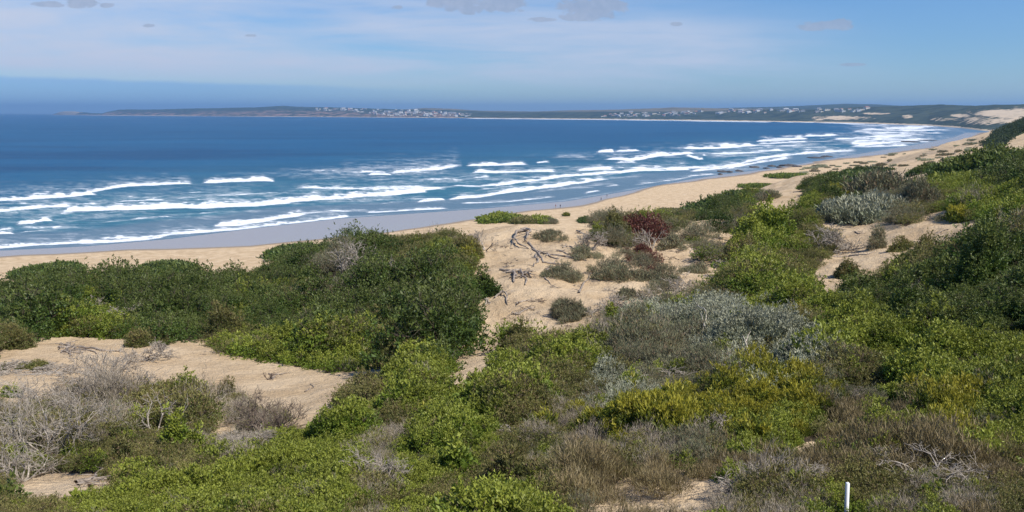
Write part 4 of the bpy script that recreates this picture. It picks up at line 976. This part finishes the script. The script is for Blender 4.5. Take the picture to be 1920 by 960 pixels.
def kind_at(px, py, g):
    qx = px + g.normal(size=px.shape) * 16 + fbm(px / 40, py / 40, 3) * 70; qy = (py + g.normal(size=px.shape) * 9 + fbm(px / 40 + 9, py / 40, 3) * 40)
    out = np.zeros(px.shape, int)
    for i in range(0, len(px), 4000):
        d = (qx[i:i + 4000, None] - sxx) ** 2 + (1.7 * (qy[i:i + 4000, None] - syy)) ** 2
        out[i:i + 4000] = skk[np.argmin(d, 1)]
    return out
HK = dict(dark=.62, green=.42, olive=.42, yellow=.5, silver=.4, grey=.45, red=.4, brown=.30, drytwig=.46)
def scatter(spacing, y0, y1, g, cond):
    xm = y1 * 0.75 + 3
    nx, ny = int(2 * xm / spacing), int((y1 - y0) / spacing)
    X, Y = np.meshgrid(np.linspace(-xm, xm, nx), np.linspace(y0, y1, ny))
    X = X.ravel() + g.uniform(-.5, .5, X.size) * spacing; Y = Y.ravel() + g.uniform(-.5, .5, Y.size) * spacing
    m = (np.abs(X) < Y * 0.68 + 2) & (Y > y0); X, Y = X[m], Y[m]
    Z = ground(X, Y); m = cond(X, Y, Z); return X[m], Y[m], Z[m]
BUCK = {k: dict(pos=[], rot=[], scl=[], idx=[]) for k in KL + ['far']}
gs = np.random.default_rng(77)
FT = np.array(FOOT); DT = np.array(DEADF)
for tg, sp, y0, y1, rad in (('a', .20, 4.5, 12, .42), ('a', .30, 12, 30, .42), ('b', .66, 30, NEARV, .85)):
    def cond(X, Y, Z):
        px, py = project(X, Y, Z); s = shore_dist(X, Y)
        sd = is_sand(px, py, X, Y)
        some = sd & (px > 1125) & (px < 1365) & (py > 405) & (py < 640) & (fbm(X / 2.6 + 4, Y / 2.6, 3) > .13) & (tg == 'b')
        some |= sd & (px > 1070) & (px < 1600) & (py > 820) & (fbm(X * 1.3 + 4, Y * 1.3, 3) > .02) & (gs.random(len(X)) < .5)
        return (s > 66) & (~sd | some) & ~((px > 1560) & (Y > 94))
    X, Y, Z = scatter(sp, y0, y1, gs, cond)
    px, py = project(X, Y, Z + (.25 if tg == 'a' else .7))
    kd = kind_at(px, py, gs)
    sc_ = gs.uniform(.65, 1.35, len(X)) * (1 + fbm(X / 3, Y / 3, 3) * 1.2)
    sc_ *= np.clip(Y / 20, .42, 1.0) if tg == 'a' else 1.0
    lw = 1.1 if tg == 'a' else 2.6
    lump = np.clip(fbm(X / lw + 31, Y / lw, 2) * 2.6 + .15, 0, 1.2); sc_ *= .72 + .5 * lump
    Z = Z + lump * (.34 if tg == 'a' else .75) * np.clip(Y / 18, .35, 1)
    sc_ *= 1 - 0.35 * sstep(Y, 70, 100)
    keep = np.ones(len(X), bool)
    for fx, fy, fr in FT: keep &= (X - fx) ** 2 + (Y - fy) ** 2 > (fr * .95) ** 2
    for fx, fy, fr in DT: sc_ = np.where((X - fx) ** 2 + (Y - fy) ** 2 < (fr * .8) ** 2, sc_ * .5, sc_)
    keep &= ~((np.abs(X - 0.4205 * Y) < .22) & (Y < 8.0) & (Y > 5.0))
    rr_ = gs.random(len(X)); stray = rr_ < .13
    kd = np.where(stray, gs.choice([KL.index('olive'), KL.index('green'), KL.index('grey'), KL.index('drytwig')], len(X), p=[.38, .40, .14, .08]), kd)
    dry = (kd == KL.index('drytwig')) & (gs.random(len(X)) < .45); kd = np.where(dry, KL.index('olive'), kd)
    for ki, kn in enumerate(KL):
        m = (kd == ki) & keep
        if kn in ('brown', 'drytwig', 'grey', 'olive'): m &= gs.random(len(X)) < dict(brown=.42, drytwig=.75, grey=.8, olive=.88)[kn]
        b = BUCK[kn]
        b['pos'].append(np.stack([X, Y, Z], 1)[m]); b['rot'].append(gs.uniform(0, 6.283, m.sum())); b['scl'].append(np.clip(sc_[m], .4, 1.8)); b['idx'].append(gs.integers(0, 3, m.sum()) + (0 if tg == 'a' else 3))
# beyond: green slopes at the right, and the hillside over the beach
def condf(X, Y, Z):
    px, py = project(X, Y, Z); r = np.zeros(X.shape, bool)
    px = px + fbm(X / 14, Y / 14, 3) * 30; py = py + fbm(X / 14 + 5, Y / 14, 3) * 12
    for p in GREENS: r |= inpoly(px, py, p)
    return r & (X > 0)
for y0, y1, sp, s_ in ((NEARV, 330, 1.9, 1.0), (330, 900, 3.6, 1.8)):
    X, Y, Z = scatter(sp, y0, y1, gs, condf)
    b = BUCK['far']; b['pos'].append(np.stack([X, Y, Z - .2], 1)); b['rot'].append(gs.uniform(0, 6.28, len(X))); b['scl'].append(gs.uniform(.7, 1.3, len(X)) * s_); b['idx'].append(gs.integers(0, 3, len(X)))
NAMES = dict(dark=('dark_thicket', 'thicket'), green=('green_scrub', 'scrub'), olive=('olive_scrub', 'scrub'), yellow=('yellow_scrub', 'scrub'), silver=('silver_scrub', 'scrub'),
             grey=('grey_scrub', 'scrub'), red=('red_ground_cover', 'ground cover'), brown=('brown_reed_grass', 'grass'), drytwig=('dry_twig_scrub', 'scrub'), far=('slope_scrub', 'scrub'))
LABS = dict(dark='dark green glossy-leaved thicket covering the dune slopes', green='fresh green low scrub spread over the near slopes', olive='olive green scrub with dry tips between the other plants',
            yellow='yellow-tipped low scrub around the foreground bushes', silver='silver-grey low scrub round the pale mound', grey='grey-green wiry scrub on the dune edges', red='red-brown ground cover on the dune shoulder',
            brown='brown reedy grass on the near sandy slope', drytwig='dry bleached twiggy scrub filling the gaps at left and in front', far='dark scrub on the far dune hillside at right')
def instancer(kind):
    b = BUCK[kind]; pos = np.concatenate(b['pos']) if b['pos'] else np.zeros((0, 3))
    if not len(pos): return
    col = bpy.data.collections.new('src_' + kind)
    if kind == 'far': prs = proto('far', 1.5, 1.3, 2.6, 'a', 500)
    else:
        prs = proto(kind, .42, HK[kind], 2.0, 'a', 2600) + proto(kind, .85, HK[kind] * (2.1 if kind == 'dark' else 1.55), 1.9, 'b', 2600)
    for i, o in enumerate(prs): o.name = 'c%02d_%s' % (i, kind); col.objects.link(o)
    me = bpy.data.meshes.new(NAMES[kind][0]); me.vertices.add(len(pos)); me.vertices.foreach_set('co', pos.astype(np.float32).ravel())
    for nm, key, ty in (('rot', 'rot', 'FLOAT'), ('scl', 'scl', 'FLOAT'), ('idx', 'idx', 'INT')):
        a = me.attributes.new(nm, ty, 'POINT'); a.data.foreach_set('value', np.concatenate(b[key]).astype(np.float32 if ty == 'FLOAT' else np.int32))
    me.update()
    o = obj(NAMES[kind][0], me); o['kind'] = 'stuff'; o['label'] = LABS[kind]; o['category'] = NAMES[kind][1]
    ng = bpy.data.node_groups.new('spread_' + kind, 'GeometryNodeTree')
    ng.interface.new_socket('Geometry', in_out='INPUT', socket_type='NodeSocketGeometry'); ng.interface.new_socket('Geometry', in_out='OUTPUT', socket_type='NodeSocketGeometry')
    N = ng.nodes; L = ng.links
    gi = N.new('NodeGroupInput'); go = N.new('NodeGroupOutput'); ip = N.new('GeometryNodeInstanceOnPoints'); ci = N.new('GeometryNodeCollectionInfo')
    ci.inputs['Collection'].default_value = col; ci.inputs['Separate Children'].default_value = True; ci.inputs['Reset Children'].default_value = True
    def at(nm, ty):
        q = N.new('GeometryNodeInputNamedAttribute'); q.data_type = ty; q.inputs['Name'].default_value = nm; return q.outputs['Attribute']
    cx_ = N.new('ShaderNodeCombineXYZ'); L.new(at('rot', 'FLOAT'), cx_.inputs[2])
    e2r = N.new('FunctionNodeEulerToRotation'); L.new(cx_.outputs[0], e2r.inputs[0])
    L.new(gi.outputs[0], ip.inputs['Points']); L.new(ci.outputs[0], ip.inputs['Instance']); ip.inputs['Pick Instance'].default_value = True
    L.new(at('idx', 'INT'), ip.inputs['Instance Index']); L.new(e2r.outputs[0], ip.inputs['Rotation'])
    sx_ = N.new('ShaderNodeCombineXYZ'); s_ = at('scl', 'FLOAT')
    for i in range(3): L.new(s_, sx_.inputs[i])
    L.new(sx_.outputs[0], ip.inputs['Scale']); L.new(ip.outputs[0], go.inputs[0])
    md = o.modifiers.new('spread', 'NODES'); md.node_group = ng
    print('stuff', kind, len(pos))
for k_ in KL + ['far']: instancer(k_)

# -- grassy hummocks on the far sand slope
gh = np.random.default_rng(9); hm_me = []
for i in range(4):
    P = []; A = []; B = []; Fc = []; off = 0
    for j in range(5):
        p, n, el = lobe_points(gh, 260, 1.0, .42, .4); p = p * gh.uniform(.5, 1) + np.array([j * .9 - 1.8, gh.uniform(-.5, .5), 0])
        v, f, a, b = leaves(p, n, .42, .10, .7, gh, el); P.append(v); Fc.append(f + off); A.append(a); B.append(b); off += len(v)
    hm_me.append(mesh_np('foliage', np.concatenate(P), np.concatenate(Fc), [K['grey']['m'] if i % 2 else K['silver']['m']], dict(v=np.concatenate(A), h=np.concatenate(B))))
HP = []
while len(HP) < 64:
    x = gh.uniform(1500, 1850); lo = 327 - (x - 1500) * .06; hi = np.interp(x, [1500, 1600, 1700, 1800, 1850], [312, 298, 282, 262, 252]) + 3
    HP.append((x, gh.uniform(hi, lo)))
hp = hit([p[0] for p in HP], [p[1] for p in HP])
for i, p in enumerate(hp):
    if p[1] < 135: continue
    o = obj('dune_tussock', hm_me[i % 4], None, (p[0], p[1], p[2] - .05)); s = gh.uniform(.5, 1.15) * (0.55 + p[1] / 600); o.scale = (s, s * .8, s)
    o.rotation_euler = (0, 0, R(25) + gh.uniform(-.5, .5)); tag(o, 'small grey-green tussock dotted on the far sand slope', 'tussock', 'tussocks dotted over the far sand slope')

# -- bits of dead twig lying on the bare sand
gl_ = np.random.default_rng(31); LM = []
for i in range(5):
    P = twig_paths(gl_, .55, 1.6, .022, 3, 3, kids=3, curl=.6)
    P = [(p * np.array([1, 1, .35]), np.maximum(r, .008)) for p, r in P]; v, f = tube(P, 3); LM.append(mesh_np('dead_twig', v, f, [M_BROWNWOOD if i % 2 else M_ROOT]))
LP = []
while len(LP) < 150:
    z_ = gl_.random()
    if z_ < .62: q = (gl_.uniform(1130, 1350), gl_.uniform(440, 620))
    elif z_ < .85: q = (gl_.uniform(880, 1130), gl_.uniform(425, 620))
    elif z_ < .93: q = (gl_.uniform(1540, 1820), gl_.uniform(412, 540))
    else: q = (gl_.uniform(20, 610), gl_.uniform(640, 800))
    LP.append(q)
lp = hit([q[0] for q in LP], [q[1] for q in LP]); sd_ = is_sand(*project(lp[:, 0], lp[:, 1], lp[:, 2]), lp[:, 0], lp[:, 1])
for i, p in enumerate(lp):
    if not sd_[i]: continue
    o = obj('dead_twig', LM[i % 5], None, (p[0], p[1], p[2] - .01)); s = gl_.uniform(.5, 1.5) * (0.5 if p[1] < 38 else 1); o.scale = (s, s, s); o.rotation_euler = (0, 0, gl_.uniform(0, 6.28))
    tag(o, 'small dark dead twig scattered on the bare sand', 'twig', 'dead twigs scattered on the bare sand')

# -- rocks at the water's edge
def rock_mesh(seed, sx, sy, sz_):
    g = np.random.default_rng(seed); nu_, nv_ = 18, 9
    a = np.linspace(0, 2 * np.pi, nu_, endpoint=False); e = np.linspace(-.3, np.pi / 2, nv_)
    AA, EE = np.meshgrid(a, e); n = 1 + .9 * fbm(np.cos(AA) * 1.5 + seed, np.sin(AA) * 1.5 + EE * 1.5, 4) * 1.2
    v = np.stack([np.cos(AA) * np.cos(EE) * sx * n, np.sin(AA) * np.cos(EE) * sy * n, np.sin(EE) * sz_ * n], -1).reshape(-1, 3)
    i = np.arange(nv_ - 1)[:, None] * nu_ + np.arange(nu_)[None, :]; j = np.arange(nv_ - 1)[:, None] * nu_ + (np.arange(nu_)[None, :] + 1) % nu_
    return mesh_np('beach_rock', v, np.stack([i, j, j + nu_, i + nu_], -1).reshape(-1, 4), [M_ROCK])
M_ROCK = m_wood('wet_dark_rock', (0.035, 0.033, 0.032), (0.12, 0.105, 0.095), .8)
RK = [(1356,322,12,'dark flat rock nearest the camera in the shallows'), (1385,321,9,'dark flat rock right of the nearest one in the shallows'), (1368,323,7,'small dark rock between the two nearest flat ones'),
      (1415,314,10,'dark rock in the wet sand behind the nearest ones'), (1447,312,8,'rounded dark rock in the middle of the rocky row'), (1478,311,16,'long black rock at the beach end of the rocky row'), (1495,313,9,'dark rock right of the long black one'),
      (1437,316,6,'small dark rock on the wet sand in the rocky row'), (1530,296,14,'far dark rock ledge in the wash'), (1550,294,10,'far dark rock beside the ledge in the wash'), (1462,314,6,'little rock touching the long black rock'),
      (1705,266,16,'low distant rock ledge near the curve of the bay'), (1735,263,16,'farthest low rock ledge near the curve of the bay'), (1350,327,5,'small rock at the edge of the dry beach')]
for i, (px, py, w_, lab) in enumerate(RK):
    Y = CZ / float(kdep(py)); x, _ = world_xy(px, py, Y); r = w_ * Y / F
    z = max(0.0, float(ground(np.array([float(x)]), np.array([min(Y, 1890.)]))[0])) if Y < 1890 else 0
    o = obj('beach_rock', rock_mesh(i + 1, r, r * 1.5, 0.9 + 0.1 * i % .6), None, (float(x), Y, z - .1)); tag(o, lab, 'rock')

# -- houses across the bay
WALLS = [m_plain('white_render', (.66, .65, .62)), m_plain('cream_render', (.70, .64, .53)), m_plain('tan_render', (.50, .42, .34))]
ROOFS = [m_plain('grey_roof', (.30, .30, .32)), m_plain('red_tile_roof', (.36, .17, .12)), m_plain('white_roof', (.60, .60, .60))]
M_PANE = m_plain('dark_glazing', (.05, .06, .08), .2)
def house_mesh(wm, rm, L, Wd, H, flat):
    v = []; f = []; mi = []
    def box(x0, x1, y0, y1, z0, z1, m):
        b = len(v); v.extend([(x0, y0, z0), (x1, y0, z0), (x1, y1, z0), (x0, y1, z0), (x0, y0, z1), (x1, y0, z1), (x1, y1, z1), (x0, y1, z1)])
        for q in ((0, 1, 5, 4), (1, 2, 6, 5), (2, 3, 7, 6), (3, 0, 4, 7), (4, 5, 6, 7)): f.append([b + k for k in q]); mi.append(m)
    box(-L, L, -Wd, Wd, -9, H, 0)
    if flat: box(-L - .4, L + .4, -Wd - .4, Wd + .4, H, H + .5, 1)
    else:
        b = len(v); o_ = .7; v.extend([(-L - o_, -Wd - o_, H), (L + o_, -Wd - o_, H), (L + o_, Wd + o_, H), (-L - o_, Wd + o_, H), (-L * .75, 0, H + 2.6), (L * .75, 0, H + 2.6)])
        for q in ((0, 1, 5, 4), (2, 3, 4, 5)): f.append([b + k for k in q]); mi.append(1)
        for q in ((1, 2, 5, 5), (3, 0, 4, 4)): f.append([b + k for k in q]); mi.append(1)
    for fl in range(max(1, int(H / 3))):
        for k in range(-2, 3):
            x = k * L * .38; box(x - L * .1, x + L * .1, -Wd - .12, -Wd, 1 + fl * 3, 2.4 + fl * 3, 2)
    me = bpy.data.meshes.new('house'); f2 = [tuple(dict.fromkeys(q)) for q in f]; me.from_pydata(v, [], f2)
    for m in (wm, rm, M_PANE): me.materials.append(m)
    me.polygons.foreach_set('material_index', mi); me.update(); return me
HM = []
gq = np.random.default_rng(14)
for i in range(10): HM.append(house_mesh(WALLS[[0, 0, 1, 0, 2, 0, 1, 0, 0, 1][i]], ROOFS[[2, 0, 1, 2, 0, 2, 0, 0, 1, 2][i]], gq.uniform(7, 13), gq.uniform(5, 8), [3.2, 6, 6, 9][i % 4], i % 3 == 0))
def hill_hit(px, py):
    best = None
    for ppx, ppy, X, Y, Z, T in HGRID:
        j = int(np.argmin(np.abs(ppx[5] - px)))
        if abs(ppx[5, j] - px) > 6: continue
        colm = ppy[:, j]; ok = (T[:, j] > .03) & (T[:, j] < 1.0)
        idx = np.nonzero(ok)[0]; 
        if not len(idx): continue
        d = np.abs(colm[idx] - py); q = idx[int(np.argmin(d))]
        if d.min() > 1.6: continue
        q1 = min(q + 1, idx[-1]); t = 0.0
        if colm[q] != colm[q1]: t = float(np.clip((py - colm[q]) / (colm[q1] - colm[q]), 0, 1))
        y = Y[q, j] * (1 - t) + Y[q1, j] * t; z = Z[q, j] * (1 - t) + Z[q1, j] * t
        if best is None or y < best[1]: best = ((px - 960) / F * (y * CP + (CZ - z) * SP), y, z)
    return best
CL = [('tiny pale house in the crowded town on the headland slope', 'houses of the crowded town on the headland', 150, (640, 885), lambda x: (np.interp(x, [640, 700, 800, 885], [203, 205, 208, 213]), np.interp(x, [640, 700, 740, 885], [206, 214, 219, 219]))),
      ('small white house in the row high on the headland', 'white houses high on the headland', 16, (592, 645), lambda x: (203.5, 207.5)),
      ('small white house in the village in the middle of the far shore', 'houses of the village on the middle of the far shore', 62, (1128, 1322), lambda x: (np.interp(x, [1128, 1180, 1322], [216, 210.5, 209]), np.interp(x, [1128, 1180, 1322], [219, 220, 217]))),
      ('tiny white house scattered on the hazy slopes right of the village', 'houses scattered on the hazy slopes right of the village', 55, (1340, 1640), lambda x: (np.interp(x, [1340, 1640], [207.5, 203.5]), np.interp(x, [1340, 1640], [214, 209])))]
nh = 0
for lab, grp, n, (x0, x1), rg in CL:
    made = 0; tries = 0
    while made < n and tries < n * 8:
        tries += 1; x = gq.uniform(x0, x1); a, b = rg(x); q = hill_hit(x, gq.uniform(a, b))
        if q is None: continue
        o = obj('house', HM[gq.integers(0, 10)], None, q); o.rotation_euler = (0, 0, gq.uniform(-.7, .7)); s = gq.uniform(.65, 1.3) * (1.0 if q[1] < 7000 else 1.25); o.scale = (s, s, s); tag(o, lab, 'house', grp); made += 1
    nh += made
print('houses', nh)

# -- white post
M_WHITE = m_plain('white_paint', (.80, .80, .80), .5)
p = hit(1594, 985, 0)[0]
Yp = 7.9; xb, zb_ = world_xy(1591, 905, Yp); gz = float(ground(np.array([float(xb)]), np.array([Yp]))[0])
Hh = float(zb_) - gz
v = []; 
for z_, e in ((-.2, .0155), (Hh - .004, .0155), (Hh, .0125)):
    for a, b in ((-1, -1), (1, -1), (1, 1), (-1, 1)): v.append((a * e, b * e, z_))
f = [[i * 4 + k, i * 4 + (k + 1) % 4, i * 4 + 4 + (k + 1) % 4, i * 4 + 4 + k] for i in range(2) for k in range(4)] + [[8, 9, 10, 11]]
po = obj('white_post', mesh_np('white_post', np.array(v), np.array(f), [M_WHITE]), None, (float(xb), Yp, gz)); po.rotation_euler = (0, R(-1.5), 0)
tag(po, 'thin white square post standing at the bottom edge', 'post')

# -- people walking on the beach
SKIN = m_plain('skin', (.42, .27, .19)); HAIR = m_plain('dark_hair', (.03, .02, .015))
def person(px, py, hpx, label, top, bottom, stride=.5, face=0.0, hgt=1.72):
    Y = hgt * F / hpx if hpx else 400; Y = CZ / float(kdep(py)); x, _ = world_xy(px, py, Y)
    g_ = float(ground(np.array([float(x)]), np.array([Y]))[0]); Y = (CZ - g_) / float(kdep(py)); x, _ = world_xy(px, py, Y)
    g_ = max(0.02, float(ground(np.array([float(x)]), np.array([Y]))[0])); s = hgt / 1.75
    V = [(0, 0, .95), (0, 0, 1.15), (0, .01, 1.38), (0, 0, 1.47), (0, 0, 1.54), (0, -.01, 1.66), (0, 0, 1.75),
         (.18, 0, 1.42), (.24, .08, 1.15), (.22, -.04, .90), (.22, -.07, .82), (-.18, 0, 1.42), (-.24, -.08, 1.15), (-.22, -.10, .90), (-.22, -.13, .82),
         (.09, 0, .90), (.10, -.14 * stride * 2, .5), (.10, -.12 * stride * 2, .07), (.10, -.12 * stride * 2 - .14, .03),
         (-.09, 0, .90), (-.10, .06 * stride * 2, .5), (-.10, .26 * stride * 2, .09), (-.10, .26 * stride * 2 - .13, .03)]
    E = [(0, 1), (1, 2), (2, 3), (3, 4), (4, 5), (5, 6), (2, 7), (7, 8), (8, 9), (9, 10), (2, 11), (11, 12), (12, 13), (13, 14), (0, 15), (15, 16), (16, 17), (17, 18), (0, 19), (19, 20), (20, 21), (21, 22)]
    Rr = [.15, .14, .15, .07, .06, .105, .07, .06, .045, .035, .04, .06, .045, .035, .04, .095, .06, .04, .035, .095, .06, .04, .035]
    me = bpy.data.meshes.new('person'); me.from_pydata([tuple(q * s for q in a) for a in V], E, [])
    o = obj('person', me, None, (float(x), Y, g_)); o.rotation_euler = (0, 0, face)
    o.modifiers.new('skin', 'SKIN')
    for i, r in enumerate(Rr): me.skin_vertices[0].data[i].radius = (r * s, r * s * .8)
    me.skin_vertices[0].data[0].use_root = True
    sb = o.modifiers.new('sub', 'SUBSURF'); sb.levels = 1; sb.render_levels = 1
    me.materials.append(SKIN)
    tag(o, label, 'person')
    def shell(name, segs, m):
        paths = [(np.array([V[a], V[b]]) * s if len(q) == 2 else None, None) for q in () for a, b in ()]
        P = [(np.array([V[i] for i in idx]) * s, np.array(rad) * s) for idx, rad in segs]
        v_, f_ = tube(P, 10); obj(name, mesh_np(name, v_, f_, [m], smooth=True), o)
    shell('shirt', [((0, 1, 2, 3), (.175, .165, .18, .08)), ((2, 7, 8), (.09, .085, .065)), ((2, 11, 12), (.09, .085, .065))], top)
    shell('trousers', [((1, 0), (.17, .18)), ((0, 15, 16, 17), (.13, .12, .085, .06)), ((0, 19, 20, 21), (.13, .12, .085, .06))], bottom)
    hv = rock_mesh(3, .115 * s, .13 * s, .12 * s); hv.materials.clear(); hv.materials.append(HAIR); obj('hair', hv, o, (0, .01, 1.66 * s))
    return o
red = m_plain('faded_red_cloth', (.45, .13, .10)); navy = m_plain('dark_navy_cloth', (.03, .035, .06)); grey_c = m_plain('grey_cloth', (.15, .15, .17)); tanc = m_plain('tan_cloth', (.35, .27, .2))
person(1042, 390, 6, 'person in a faded red top walking along the wet sand', red, tanc, .5, 2.2)
person(1050.5, 390, 6, 'person in dark clothes walking beside the one in red', navy, navy, .5, 2.2)
person(1127, 375.5, 5, 'person in dark clothes walking alone farther along the beach', grey_c, navy, .6, 1.0)
person(1138, 370, 4, 'farthest person, in grey, at the very edge of the water', grey_c, grey_c, .3, 2.0)

# ---- sea air
hz_m, t, out = mat('haze_air')
pv = t.add('ShaderNodeVolumePrincipled'); pv.inputs['Color'].default_value = (0.33, 0.61, 1.0, 1); pv.inputs['Density'].default_value = 7.0e-5; pv.inputs['Anisotropy'].default_value = 0.2
t.l.new(pv.outputs[0], out.inputs['Volume'])
bx0, bx1, by0, by1, bz0, bz1 = -27500., 27500., -60., 26600., -70., 260.
v = np.array([(x, y, z) for z in (bz0, bz1) for x, y in ((bx0, by0), (bx1, by0), (bx1, by1), (bx0, by1))])
f = np.array([(3, 2, 1, 0), (4, 5, 6, 7), (0, 1, 5, 4), (1, 2, 6, 5), (2, 3, 7, 6), (3, 0, 4, 7)])
hz = obj('haze', mesh_np('haze', v, f, [hz_m])); hz['kind'] = 'stuff'
